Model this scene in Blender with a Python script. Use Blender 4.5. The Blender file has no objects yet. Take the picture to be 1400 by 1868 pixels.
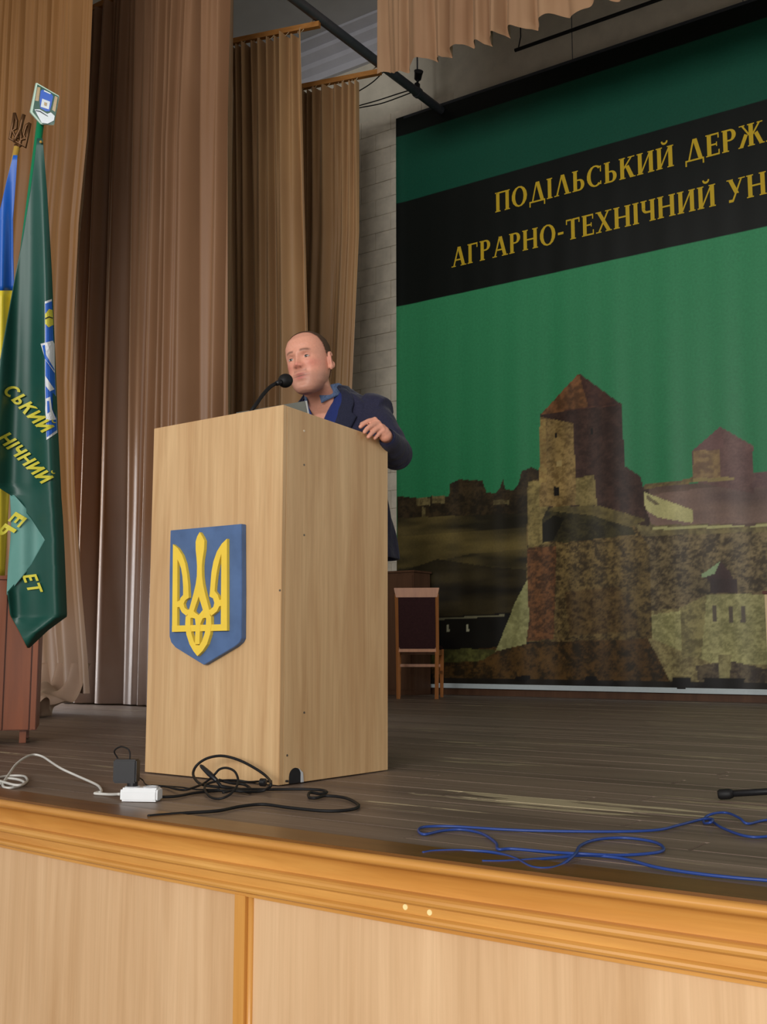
import bpy, bmesh, math, random
import numpy as np
from mathutils import Vector, Matrix

random.seed(7)
rng = np.random.default_rng(7)
scene = bpy.context.scene
COL = scene.collection

# ------------------------------------------------------------------ camera
YAW, PITCH, FPX, CAMZ = math.radians(35.0), math.radians(7.3), 1985.0, 0.42
FW = np.array([-math.sin(YAW)*math.cos(PITCH), math.cos(YAW)*math.cos(PITCH), math.sin(PITCH)])
RT = np.array([math.cos(YAW), math.sin(YAW), 0.0])
UP = np.cross(RT, FW)
CAM = np.array([0.0, 0.0, CAMZ])
cd = bpy.data.cameras.new('camera')
cam = bpy.data.objects.new('camera', cd)
COL.objects.link(cam)
cd.sensor_fit = 'VERTICAL'
cd.sensor_height = 24.0
cd.lens = 24.0*FPX/1868.0
cd.clip_start = 0.02
cam.matrix_world = Matrix(((RT[0], UP[0], -FW[0], CAM[0]), (RT[1], UP[1], -FW[1], CAM[1]), (RT[2], UP[2], -FW[2], CAM[2]), (0, 0, 0, 1)))
scene.camera = cam

# ------------------------------------------------------------------ world, lights, exposure
scene.view_settings.view_transform = 'Standard'
scene.view_settings.look = 'None'
scene.view_settings.gamma = 1.0
scene.view_settings.use_curve_mapping = False
scene.view_settings.exposure = -0.05
w = bpy.data.worlds.new('world')
scene.world = w
w.use_nodes = True
w.node_tree.nodes['Background'].inputs[0].default_value = (1.0, 0.97, 0.93, 1)
w.node_tree.nodes['Background'].inputs[1].default_value = 0.42

def area_light(name, loc, target, sx, sy, power, color):
    l = bpy.data.lights.new(name, 'AREA')
    l.shape = 'RECTANGLE'; l.size = sx; l.size_y = sy; l.energy = power; l.color = color
    o = bpy.data.objects.new(name, l); COL.objects.link(o)
    o.location = loc
    d = Vector(target)-Vector(loc)
    o.rotation_euler = d.to_track_quat('-Z', 'Y').to_euler()
    return o

# daylight from the hall's tall windows behind the camera
area_light('hall_window_light', (3.5, -14.0, 4.0), (-4.2, 7.0, 2.8), 9.0, 4.0, 2050, (1.0, 0.98, 0.95))
area_light('hall_window_light', (-6.0, -13.0, 4.0), (-4.0, 7.0, 2.8), 6.0, 4.0, 300, (1.0, 0.98, 0.95))
# a window in the side wall at the right of the stage
area_light('stage_side_window', (3.15, 6.6, 2.6), (-6.0, 6.4, 2.2), 2.6, 3.4, 60, (0.9, 0.96, 1.0))
# cool fill light added in the unseen left wing, between the first two curtains
area_light('wing_fill_light', (-8.05, 5.38, 1.15), (-5.2, 5.80, 1.0), 0.7, 2.2, 60, (0.88, 0.94, 1.0))
# the camera's own flash, a little right of the lens
fl = bpy.data.lights.new('camera_flash', 'POINT')
fl.energy = 50; fl.shadow_soft_size = 0.012; fl.color = (1.0, 0.95, 0.88)
flo = bpy.data.objects.new('camera_flash', fl); COL.objects.link(flo)
flo.location = tuple(CAM + RT*0.05 + UP*0.01)

# ------------------------------------------------------------------ geometry helpers
def ray(x, y): return FW + (x-700)/FPX*RT - (y-934)/FPX*UP
def onz(x, y, z=0.0):
    d = ray(x, y); return CAM + d*((z-CAM[2])/d[2])
def onY(x, y, Y):
    d = ray(x, y); return CAM + d*(Y/d[1])
def onX(x, y, X):
    d = ray(x, y); return CAM + d*(X/d[0])
def atd(x, y, dep): return CAM + ray(x, y)*dep

BASE = {}          # world position of the thing each object belongs to

def tag(o, label=None, cat=None, group=None, kind=None):
    if label: o['label'] = label
    if cat: o['category'] = cat
    if group: o['group'] = group
    if kind: o['kind'] = kind
    return o

def thing(name, label, cat, loc, group=None):
    o = bpy.data.objects.new(name, None)
    COL.objects.link(o)
    o.empty_display_size = 0.1
    o.location = tuple(float(c) for c in loc)
    BASE[o.name] = np.array(loc, float)
    return tag(o, label, cat, group)

class MB:
    def __init__(s): s.v = []; s.f = []
    def add(s, v, f):
        n = len(s.v); s.v += [tuple(map(float, p)) for p in v]; s.f += [tuple(i+n for i in q) for q in f]; return s
    def box(s, c, size, rz=0.0, M=None):
        hx, hy, hz = [q/2 for q in size]
        P = np.array([(x, y, z) for x in (-hx, hx) for y in (-hy, hy) for z in (-hz, hz)])
        if M is not None: P = P @ np.array(M).T
        if rz:
            c_, s_ = math.cos(rz), math.sin(rz); P = np.stack([P[:, 0]*c_-P[:, 1]*s_, P[:, 0]*s_+P[:, 1]*c_, P[:, 2]], 1)
        return s.add(P+np.array(c), [(0, 1, 3, 2), (4, 6, 7, 5), (0, 4, 5, 1), (2, 3, 7, 6), (0, 2, 6, 4), (1, 5, 7, 3)])
    def bar(s, a, b, wx, wz, up=(0, 0, 1)):
        a = np.array(a, float); b = np.array(b, float); d = b-a; L = np.linalg.norm(d); d = d/L
        u = np.cross(d, np.array(up, float)); 
        if np.linalg.norm(u) < 1e-4: u = np.cross(d, np.array([1., 0, 0]))
        u /= np.linalg.norm(u); v = np.cross(u, d)
        P = [p+u*i*wx/2+v*j*wz/2 for p in (a, b) for i, j in ((-1, -1), (1, -1), (1, 1), (-1, 1))]
        return s.add(P, [(0, 3, 2, 1), (4, 5, 6, 7), (0, 1, 5, 4), (1, 2, 6, 5), (2, 3, 7, 6), (3, 0, 4, 7)])
    def prism(s, poly, origin, eu, ev, en, d0, d1):
        """2-D polygon in the plane (eu, ev) extruded along en from d0 to d1"""
        o = np.array(origin, float); n = len(poly)
        P = [o+eu*p[0]+ev*p[1]+en*d for d in (d0, d1) for p in poly]
        F = [tuple(range(n-1, -1, -1)), tuple(range(n, 2*n))]
        F += [(i, (i+1) % n, n+(i+1) % n, n+i) for i in range(n)]
        return s.add(P, F)
    def tube(s, pts, r, n=8, caps=True):
        pts = np.array(pts, float); m = len(pts)
        rr = np.broadcast_to(np.array(r, float), (m,)) if np.ndim(r) == 0 else np.array(r, float)
        T = np.gradient(pts, axis=0); T /= np.linalg.norm(T, axis=1)[:, None]+1e-12
        a = np.array([0, 0, 1.]) if abs(T[0][2]) < .9 else np.array([1., 0, 0])
        N = np.cross(T[0], a); N /= np.linalg.norm(N)
        V = []
        for i in range(m):
            N = N-T[i]*(N@T[i]); N /= np.linalg.norm(N)+1e-12
            B = np.cross(T[i], N)
            for k in range(n):
                t = 2*math.pi*k/n; V.append(pts[i]+rr[i]*(math.cos(t)*N+math.sin(t)*B))
        F = [(i*n+k, i*n+(k+1) % n, (i+1)*n+(k+1) % n, (i+1)*n+k) for i in range(m-1) for k in range(n)]
        if caps: F += [tuple(range(n-1, -1, -1)), tuple(range((m-1)*n, m*n))]
        return s.add(V, F)
    def loft(s, rings, n=24, e=2.0, caps=True):
        """rings: (centre, u-axis*half, v-axis*half)"""
        V = []
        for c, u, v in rings:
            c = np.array(c, float); u = np.array(u, float); v = np.array(v, float)
            for k in range(n):
                t = 2*math.pi*k/n; ct, st = math.cos(t), math.sin(t)
                V.append(c+u*math.copysign(abs(ct)**(2/e), ct)+v*math.copysign(abs(st)**(2/e), st))
        m = len(rings)
        F = [(i*n+k, i*n+(k+1) % n, (i+1)*n+(k+1) % n, (i+1)*n+k) for i in range(m-1) for k in range(n)]
        if caps: F += [tuple(range(n-1, -1, -1)), tuple(range((m-1)*n, m*n))]
        return s.add(V, F)
    def ball(s, c, r, M=None, nu=16, nv=10):
        c = np.array(c, float); r = np.broadcast_to(np.array(r, float), (3,))
        V = [(0, 0, 1)]+[(math.sin(math.pi*j/nv)*math.cos(2*math.pi*i/nu), math.sin(math.pi*j/nv)*math.sin(2*math.pi*i/nu), math.cos(math.pi*j/nv)) for j in range(1, nv) for i in range(nu)]+[(0, 0, -1)]
        V = np.array(V)*r
        if M is not None: V = V @ np.array(M).T
        F = [(0, 1+i, 1+(i+1) % nu) for i in range(nu)]
        F += [(1+(j-1)*nu+i, 1+j*nu+i, 1+j*nu+(i+1) % nu, 1+(j-1)*nu+(i+1) % nu) for j in range(1, nv-1) for i in range(nu)]
        L = len(V)-1
        F += [(L, 1+(nv-2)*nu+(i+1) % nu, 1+(nv-2)*nu+i) for i in range(nu)]
        return s.add(V+c, F)
    def grid(s, P, closeu=False):
        """P: array (rows, cols, 3)"""
        r, c = P.shape[:2]
        F = [(i*c+j, i*c+(j+1) % c, (i+1)*c+(j+1) % c, (i+1)*c+j) for i in range(r-1) for j in range(c if closeu else c-1)]
        return s.add(P.reshape(-1, 3), F)

def link(name, me, m, parent=None):
    o = bpy.data.objects.new(name, me)
    COL.objects.link(o)
    if m is not None and not me.materials: me.materials.append(m)
    if parent is not None:
        o.parent = parent
        BASE[o.name] = BASE.get(parent.name, np.zeros(3))
    return o

def part(name, mb, m, parent=None, smooth=False, bevel=0.0, recalc=True, origin=None, angle=None):
    base = BASE.get(parent.name, np.zeros(3)) if parent is not None else (np.array(origin, float) if origin is not None else np.zeros(3))
    me = bpy.data.meshes.new(name)
    V = np.array(mb.v)-base
    me.from_pydata(V.tolist(), [], mb.f)
    bm = bmesh.new(); bm.from_mesh(me)
    if recalc: bmesh.ops.recalc_face_normals(bm, faces=bm.faces)
    if bevel:
        ed = [e for e in bm.edges if len(e.link_faces) == 2 and e.calc_face_angle(0) > 0.5]
        bmesh.ops.bevel(bm, geom=ed, offset=bevel, segments=2, affect='EDGES', clamp_overlap=True)
    for f in bm.faces: f.smooth = smooth
    if angle is not None:
        for e in bm.edges:
            if len(e.link_faces) == 2 and e.calc_face_angle(0) > angle: e.smooth = False
    bm.to_mesh(me); bm.free()
    o = link(name, me, m, parent)
    if parent is None and origin is not None:
        o.location = tuple(base); BASE[o.name] = base
    return o

def struct(name, mb, m, label, **k):
    return tag(part(name, mb, m, **k), label, kind='structure')

def catmull(P, n=8, closed=False):
    P = np.array(P, float)
    Q = np.vstack([2*P[0]-P[1], P, 2*P[-1]-P[-2]])
    out = []
    for i in range(1, len(Q)-2):
        a, b, c, d = Q[i-1], Q[i], Q[i+1], Q[i+2]
        for t in np.linspace(0, 1, n, endpoint=False):
            out.append(0.5*((2*b)+(c-a)*t+(2*a-5*b+4*c-d)*t*t+(3*b-a-3*c+d)*t**3))
    out.append(P[-1])
    return np.array(out)

def lerp_table(T, z):
    T = np.array(T, float); return np.array([np.interp(z, T[:, 0], T[:, k]) for k in range(1, T.shape[1])])

def srgb(r, g, b):
    def f(c):
        c /= 255.0
        return c/12.92 if c <= 0.04045 else ((c+0.055)/1.055)**2.4
    return (f(r), f(g), f(b))

# ------------------------------------------------------------------ materials
class NT:
    def __init__(s, name):
        s.m = bpy.data.materials.new(name); s.m.use_nodes = True
        s.t = s.m.node_tree; s.b = s.t.nodes['Principled BSDF']
    def n(s, typ, **k):
        o = s.t.nodes.new(typ)
        for a, b in k.items(): setattr(o, a, b)
        return o
    def l(s, a, b): s.t.links.new(a, b)
    def coord(s, kind='Object', scale=(1, 1, 1), rot=(0, 0, 0)):
        if kind == 'World':
            g = s.n('ShaderNodeNewGeometry'); src = g.outputs['Position']
        else:
            g = s.n('ShaderNodeTexCoord'); src = g.outputs[kind]
        mp = s.n('ShaderNodeMapping'); mp.inputs['Scale'].default_value = scale; mp.inputs['Rotation'].default_value = rot
        s.l(src, mp.inputs['Vector']); return mp.outputs['Vector']
    def noise(s, co, scale, detail=4, rough=0.55, dist=0.0):
        o = s.n('ShaderNodeTexNoise'); o.inputs['Scale'].default_value = scale; o.inputs['Detail'].default_value = detail
        o.inputs['Roughness'].default_value = rough; o.inputs['Distortion'].default_value = dist
        s.l(co, o.inputs['Vector']); return o.outputs['Fac']
    def ramp(s, fac, stops):
        o = s.n('ShaderNodeValToRGB'); e = o.color_ramp.elements
        while len(e) < len(stops): e.new(0.5)
        for i, (p, c) in enumerate(stops):
            e[i].position = p; e[i].color = tuple(c)+(1,) if len(c) == 3 else c
        s.l(fac, o.inputs['Fac']); return o.outputs['Color']
    def mix(s, fac, a, b, mode='MIX'):
        o = s.n('ShaderNodeMix', data_type='RGBA', blend_type=mode)
        for sock, val in ((o.inputs[0], fac), (o.inputs[6], a), (o.inputs[7], b)):
            if isinstance(val, bpy.types.NodeSocket): s.l(val, sock)
            elif isinstance(val, (int, float)): sock.default_value = val
            else: sock.default_value = tuple(val)+(1,)
        return o.outputs[2]
    def bump(s, h, strength, dist=0.01):
        o = s.n('ShaderNodeBump'); o.inputs['Strength'].default_value = strength; o.inputs['Distance'].default_value = dist
        s.l(h, o.inputs['Height']); s.l(o.outputs['Normal'], s.b.inputs['Normal'])
    def set(s, color=None, rough=0.6, spec=0.3, metal=0.0, **k):
        if color is not None:
            if isinstance(color, bpy.types.NodeSocket): s.l(color, s.b.inputs['Base Color'])
            else: s.b.inputs['Base Color'].default_value = tuple(color)+(1,)
        s.b.inputs['Roughness'].default_value = rough
        s.b.inputs['Specular IOR Level'].default_value = spec
        s.b.inputs['Metallic'].default_value = metal
        for a, v in k.items(): s.b.inputs[a.replace('_', ' ')].default_value = v
        return s.m

def plain(name, rgb, rough=0.6, spec=0.3, metal=0.0, var=0.12, sc=30, bump=0.0, kind='Object'):
    t = NT(name); c = srgb(*rgb)
    nz = t.noise(t.coord(kind), sc, 4)
    col = t.ramp(nz, [(0.25, [x*(1-var) for x in c]), (0.75, [min(1, x*(1+var)) for x in c])])
    if bump: t.bump(nz, bump, 0.004)
    return t.set(col, rough, spec, metal)

def woodmat(name, lo, hi, scale, rough=0.5, spec=0.3, kind='Object', fine=(1, 1, 1), dist=0.6, bump=0.05, streak=0.5):
    """grain stretched along the axis whose scale is small"""
    t = NT(name)
    co = t.coord(kind, scale)
    a = t.noise(co, 1.0, 5, 0.6, dist)
    b = t.noise(t.coord(kind, fine), 1.0, 3, 0.7, 0.2)
    ca = t.ramp(a, [(0.28, srgb(*lo)), (0.72, srgb(*hi))])
    cb = t.ramp(b, [(0.3, (0.72, 0.68, 0.62)), (0.62, (1, 1, 1))])
    col = t.mix(streak, ca, cb, 'MULTIPLY')
    if bump: t.bump(b, bump, 0.002)
    return t.set(col, rough, spec)

M = {}
M['podium'] = woodmat('podium_laminate', (190, 150, 105), (218, 184, 138), (14, 14, 1.1), 0.45, 0.35, fine=(60, 60, 1.6), streak=0.48)
M['podium_edge'] = woodmat('podium_edge_band', (170, 128, 84), (196, 156, 108), (30, 30, 1.5), 0.5, 0.3, fine=(90, 90, 2))
M['apron'] = woodmat('apron_laminate', (194, 156, 114), (220, 186, 146), (10, 10, 0.7), 0.42, 0.3, 'World', fine=(70, 70, 0.9), streak=0.35)
M['moulding'] = woodmat('orange_varnish_wood', (186, 126, 56), (214, 160, 84), (0.8, 16, 16), 0.3, 0.5, 'World', fine=(3, 70, 70), streak=0.3)
M['batten'] = woodmat('orange_varnish_batten', (190, 130, 58), (218, 162, 86), (16, 16, 0.8), 0.35, 0.45, 'World', fine=(70, 70, 3), streak=0.25)
M['edging'] = woodmat('dark_edging_varnish', (92, 58, 22), (122, 80, 34), (1.5, 22, 22), 0.3, 0.5, 'World', fine=(4, 80, 80), streak=0.4)
M['cabinet'] = woodmat('red_brown_veneer', (112, 54, 22), (142, 74, 34), (9, 9, 0.8), 0.35, 0.4, fine=(50, 50, 2), streak=0.4)
M['chair_wood'] = woodmat('chair_beech', (150, 92, 48), (178, 116, 66), (12, 12, 1.5), 0.4, 0.4, fine=(60, 60, 3), streak=0.3)
M['rail'] = woodmat('rail_wood', (158, 104, 50), (186, 130, 70), (2, 22, 22), 0.6, 0.2, 'World', fine=(5, 60, 60), streak=0.4)
M['brown_box'] = woodmat('dark_brown_wood', (78, 52, 36), (100, 70, 50), (7, 7, 1), 0.5, 0.3, fine=(40, 40, 2), streak=0.4)

def floor_material():
    t = NT('worn_painted_boards')
    co = t.coord('World', (0.45, 7, 7)); co2 = t.coord('World', (2.4, 55, 55)); co3 = t.coord('World', (0.7, 2.2, 2.2))
    a = t.noise(co, 1.0, 5, 0.6, 0.5); b = t.noise(co2, 1.0, 3, 0.7); c = t.noise(co3, 1.0, 2, 0.5)
    oi = t.n('ShaderNodeObjectInfo')
    base = t.ramp(a, [(0.3, srgb(104, 88, 78)), (0.7, srgb(138, 120, 106))])
    base = t.mix(0.6, base, t.ramp(b, [(0.3, (0.62, 0.58, 0.54)), (0.6, (1, 1, 1))]), 'MULTIPLY')
    base = t.mix(0.22, base, t.ramp(oi.outputs['Random'], [(0.0, (0.55, 0.53, 0.5)), (1.0, (1.15, 1.1, 1.05))]), 'MULTIPLY')
    # paint worn through to bare wood in long slivers
    d = t.noise(t.coord('World', (1.7, 24, 24)), 1.0, 6, 0.68, 0.3)
    wr = t.n('ShaderNodeMath', operation='MULTIPLY'); t.l(c, wr.inputs[0]); t.l(d, wr.inputs[1])
    mask = t.ramp(wr.outputs[0], [(0.350, (0, 0, 0)), (0.372, (1, 1, 1))])
    # the trodden patch beside the lectern
    g = t.n('ShaderNodeNewGeometry'); mp = t.n('ShaderNodeMapping'); mp.vector_type = 'TEXTURE'
    mp.inputs['Location'].default_value = (-1.38, 2.83, 0); mp.inputs['Scale'].default_value = (0.75, 0.22, 1)
    t.l(g.outputs['Position'], mp.inputs['Vector'])
    gr = t.n('ShaderNodeTexGradient', gradient_type='SPHERICAL'); t.l(mp.outputs['Vector'], gr.inputs['Vector'])
    ad_ = t.n('ShaderNodeMath', operation='MULTIPLY_ADD'); t.l(gr.outputs['Fac'], ad_.inputs[0]); ad_.inputs[1].default_value = 0.42; t.l(d, ad_.inputs[2])
    mask2 = t.ramp(ad_.outputs[0], [(0.740, (0, 0, 0)), (0.775, (1, 1, 1))])
    col = t.mix(mask, base, srgb(168, 152, 124))
    col = t.mix(mask2, col, srgb(176, 162, 132))
    t.bump(a, 0.12, 0.003)
    return t.set(col, 0.45, 0.35)
M['floor'] = floor_material()

def curtain_material(name, lo, hi, rough=0.42, hem_light=0.0):
    t = NT(name)
    a = t.noise(t.coord('World', (1.2, 1.2, 0.5)), 1.0, 3, 0.6)
    b = t.noise(t.coord('World', (260, 260, 90)), 1.0, 2)
    col = t.ramp(a, [(0.3, srgb(*lo)), (0.7, srgb(*hi))])
    if hem_light:      # cool light painted into the lowest cloth as a pale, dusty, scuffed grey
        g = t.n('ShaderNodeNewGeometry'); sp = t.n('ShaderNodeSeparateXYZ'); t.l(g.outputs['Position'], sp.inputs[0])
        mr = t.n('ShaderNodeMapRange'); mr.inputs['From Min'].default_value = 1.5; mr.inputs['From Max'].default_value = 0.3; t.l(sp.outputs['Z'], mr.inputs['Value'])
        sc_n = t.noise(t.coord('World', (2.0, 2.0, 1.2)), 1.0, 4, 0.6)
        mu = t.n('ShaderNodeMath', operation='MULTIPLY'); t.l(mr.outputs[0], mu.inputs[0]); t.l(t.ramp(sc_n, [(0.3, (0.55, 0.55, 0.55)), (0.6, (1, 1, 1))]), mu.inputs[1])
        mu2 = t.n('ShaderNodeMath', operation='MULTIPLY'); t.l(mu.outputs[0], mu2.inputs[0]); mu2.inputs[1].default_value = hem_light
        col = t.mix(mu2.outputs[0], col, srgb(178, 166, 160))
    t.bump(b, 0.05, 0.001)
    m = t.set(col, rough, 0.35)
    t.b.inputs['Sheen Weight'].default_value = 0.25
    t.b.inputs['Sheen Roughness'].default_value = 0.4
    t.b.inputs['Sheen Tint'].default_value = (0.95, 0.85, 0.6, 1)
    return m
M['curtain_gold'] = curtain_material('gold_brown_satin', (128, 90, 52), (148, 106, 62), hem_light=0.4)
M['curtain_brown'] = curtain_material('mauve_brown_satin', (134, 98, 70), (152, 114, 84), hem_light=0.75)
M['curtain_tan'] = curtain_material('tan_satin', (158, 120, 84), (182, 144, 100))
M['valance'] = curtain_material('old_rose_satin', (158, 118, 88), (186, 150, 116), 0.35)

M['wall'] = plain('whitewashed_wall', (222, 214, 196), 0.85, 0.1, var=0.1, sc=6, bump=0.2, kind='World')
M['block'] = plain('painted_block', (222, 212, 194), 0.85, 0.1, var=0.14, sc=9, bump=0.35, kind='World')
M['ceiling'] = plain('grey_ceiling', (206, 206, 208), 0.9, 0.1, var=0.06, sc=3, kind='World')
M['cornice'] = plain('grey_cornice', (212, 212, 220), 0.8, 0.1, var=0.06, sc=5, kind='World')
M['dark_wall'] = plain('dim_side_wall', (190, 182, 168), 0.9, 0.1, var=0.1, sc=4, kind='World')
M['hall_floor'] = woodmat('hall_parquet', (110, 78, 48), (140, 102, 66), (1.5, 12, 12), 0.4, 0.4, 'World', fine=(3, 60, 60))
M['steel_dark'] = plain('dark_painted_steel', (70, 74, 80), 0.45, 0.5, 0.3, var=0.15, sc=12)
M['black'] = plain('black_plastic', (24, 24, 27), 0.4, 0.4, var=0.15, sc=40)
M['black_rubber'] = plain('black_rubber', (22, 21, 22), 0.6, 0.3, var=0.15, sc=60)
M['white_plastic'] = plain('white_plastic', (232, 234, 236), 0.35, 0.4, var=0.03, sc=20)
M['socket_dark'] = plain('socket_grey', (190, 192, 195), 0.5, 0.3, var=0.05)
M['white_cable'] = plain('white_cable', (206, 204, 198), 0.45, 0.35, var=0.06)
M['blue_cable'] = plain('blue_cable', (38, 64, 132), 0.4, 0.4, var=0.08)
M['rope'] = plain('pale_string', (190, 170, 140), 0.9, 0.1)
M['shield_blue'] = plain('blue_painted_shield', (80, 106, 148), 0.5, 0.3, var=0.16, sc=14)
M['trident'] = plain('yellow_painted_wood', (238, 204, 72), 0.45, 0.35, var=0.05, sc=12)
M['dot'] = plain('cream_sticker', (238, 220, 160), 0.6, 0.2, var=0.03)
M['screw'] = plain('screw_metal', (120, 112, 100), 0.4, 0.5, 0.8)
M['screw_light'] = plain('filled_screw_hole', (214, 200, 176), 0.6, 0.2)
M['laptop'] = plain('grey_laptop_shell', (118, 120, 112), 0.35, 0.5, 0.2, var=0.04)
M['laptop_edge'] = plain('pale_laptop_rim', (205, 208, 206), 0.35, 0.5, 0.2, var=0.03)
M['screen'] = plain('dark_screen', (20, 22, 26), 0.15, 0.5, var=0.03)
M['upholstery'] = plain('dark_maroon_fabric', (48, 26, 26), 0.85, 0.15, var=0.2, sc=60)
M['cream_leg'] = plain('cream_painted_leg', (206, 182, 140), 0.5, 0.3, var=0.05)
M['maroon_top'] = plain('maroon_tabletop', (88, 44, 32), 0.4, 0.4, var=0.08)
M['flag_green'] = plain('dark_green_satin', (26, 76, 66), 0.42, 0.45, var=0.08, sc=8)
M['flag_back'] = plain('pale_green_satin_reverse', (98, 150, 142), 0.45, 0.4, var=0.06, sc=8)
M['flag_blue'] = plain('flag_blue_satin', (24, 92, 188), 0.4, 0.4, var=0.06, sc=8)
M['flag_yellow'] = plain('flag_yellow_satin', (226, 204, 56), 0.4, 0.4, var=0.06, sc=8)
M['flag_text'] = plain('flag_yellow_print', (208, 200, 70), 0.5, 0.3, var=0.04)
M['print_white'] = plain('print_white', (222, 226, 230), 0.5, 0.3, var=0.03)
M['print_blue'] = plain('print_blue', (34, 96, 196), 0.45, 0.35, var=0.05)
M['print_dark'] = plain('print_dark', (24, 36, 50), 0.5, 0.3, var=0.05)
M['pole_green'] = plain('green_pole_paint', (16, 128, 84), 0.4, 0.4, var=0.05)
M['pole_yellow'] = plain('varnished_pole', (186, 150, 66), 0.45, 0.4, var=0.08)
M['bronze'] = plain('dull_bronze', (92, 62, 34), 0.4, 0.5, 0.6, var=0.1)
M['plaque_edge'] = plain('pale_green_plaque_edge', (176, 204, 186), 0.4, 0.4, var=0.04)
M['plaque_green'] = plain('plaque_green_print', (16, 76, 58), 0.12, 0.6, var=0.05)
M['plaque_blue'] = plain('plaque_blue_print', (36, 92, 196), 0.12, 0.6, var=0.05)
M['plaque_white'] = plain('plaque_white_print', (216, 226, 232), 0.12, 0.6, var=0.03)
M['plaque_gold'] = plain('plaque_gold_print', (150, 122, 62), 0.2, 0.6, var=0.2, sc=80)
M['banner_text'] = plain('banner_gold_print', (196, 164, 40), 0.55, 0.25, var=0.04)
M['banner_hem'] = plain('pale_banner_batten', (188, 198, 200), 0.5, 0.3, var=0.04)

def attr_material(name, rough=0.5, spec=0.3, noise=0.0, nsc=60, bump=0.0, **k):
    t = NT(name)
    a = t.n('ShaderNodeAttribute'); a.attribute_name = 'Col'
    col = a.outputs['Color']
    if noise:
        nz = t.noise(t.coord('Object'), nsc, 4, 0.7)
        col = t.mix(noise, col, t.ramp(nz, [(0.3, (0.45, 0.45, 0.45)), (0.7, (1.5, 1.5, 1.5))]), 'MULTIPLY')
        if bump: t.bump(nz, bump, 0.002)
    return t.set(col, rough, spec, **k)

# ------------------------------------------------------------------ stage floor and apron
def YF(x): return 1.897+0.026*(x+0.95)**2 if x < 2 else 1.897+0.026*2.95**2
ZW = 0.0
# sub-floor block below the boards, one structure with its boards as parts
mb = MB()
def YF(x): return 1.897+0.026*(x+0.95)**2 if x < 2 else 1.897+0.026*2.95**2
fx_ = np.linspace(-8.2, 3.2, 60)
mb.prism([(x, YF(x)+0.075) for x in fx_]+[(3.2, 9.3), (-8.2, 9.3)], (0, 0, 0), np.array([1., 0, 0]), np.array([0, 1., 0]), np.array([0, 0, 1.]), -0.24, -0.0405)
floor = struct('floor', mb, M['brown_box'], 'worn dark wooden stage floor of narrow boards')
BW = 0.112
plank = MB(); plank.box((0.5, 0, -0.0199), (1.0-0.0012, BW-0.0022, 0.0398))
pme = None
row = 0; y = 2.0
while y < 9.25:
    xl_ = max(-8.2, -0.95-math.sqrt(max(0, (y-1.897-0.03)/0.026))); xr_ = min(3.2, -0.95+math.sqrt(max(0, (y-1.897-0.03)/0.026)))
    xs = [xl_]
    x = xl_+random.uniform(0.8, 3.4)
    while x < xr_-0.2:
        xs.append(x); x += random.uniform(2.6, 4.2)
    xs.append(xr_)
    for a, b in zip(xs[:-1], xs[1:]):
        if pme is None:
            o = part('floor_board', plank, M['floor'], floor, bevel=0.0012); pme = o.data
        else:
            o = bpy.data.objects.new('floor_board', pme); COL.objects.link(o); o.parent = floor
        o.location = (a, y+BW/2, random.uniform(-0.0008, 0.0004)); o.scale = (b-a, 1, 1)
    y += BW; row += 1

XS = np.linspace(-8.2, 3.2, 96)
def sweep(profile, name, m, label=None, parent=None, x0=-8.2, x1=3.2, kind='structure', smooth=True):
    xs = np.linspace(x0, x1, max(3, int((x1-x0)*9)))
    P = np.array([[(x, YF(x)+d, z) for d, z in profile+[profile[0]]] for x in xs])
    mb = MB(); mb.grid(P)
    n = len(profile)+1
    mb.f.append(tuple(range(n-2, -1, -1))); mb.f.append(tuple(range((len(xs)-1)*n, (len(xs)-1)*n+n-1)))
    o = part(name, mb, m, parent, smooth=smooth, angle=0.5)
    if parent is None: tag(o, label, kind=kind)
    return o
# dark edging board nailed along the front of the stage
sweep([(0.012, -0.004), (0.012, 0.006), (0.125, 0.006), (0.13, 0.001), (0.13, -0.004)], 'trim_1', M['edging'], 'dark varnished edging board along the stage lip')
prof = []
for a in np.linspace(90, -90, 9): prof.append((0.012-0.012*math.cos(math.radians(a)), -0.011+0.011*math.sin(math.radians(a))))
prof += [(0.014, -0.022), (0.016, -0.024)]
for a in np.linspace(0, 90, 7): prof.append((0.018+0.016*math.sin(math.radians(a)) if False else 0.016+0.020*math.sin(math.radians(a)), -0.024-0.042*(1-math.cos(math.radians(a)))))
prof += [(0.036, -0.070), (0.020, -0.070)]
for a in np.linspace(90, -90, 7): prof.append((0.020-0.012*math.cos(math.radians(a)), -0.081+0.011*math.sin(math.radians(a))))
prof += [(0.026, -0.094), (0.026, -0.112)]
for a in np.linspace(90, -90, 7): prof.append((0.026-0.010*math.cos(math.radians(a)), -0.121+0.009*math.sin(math.radians(a))))
prof += [(0.032, -0.132), (0.032, -0.139), (0.07, -0.139), (0.07, 0.0)]
prof = [(d, z-0.0006) for d, z in prof]
sweep(prof, 'trim_2', M['moulding'], 'orange varnished moulding running along the front of the stage')
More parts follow.
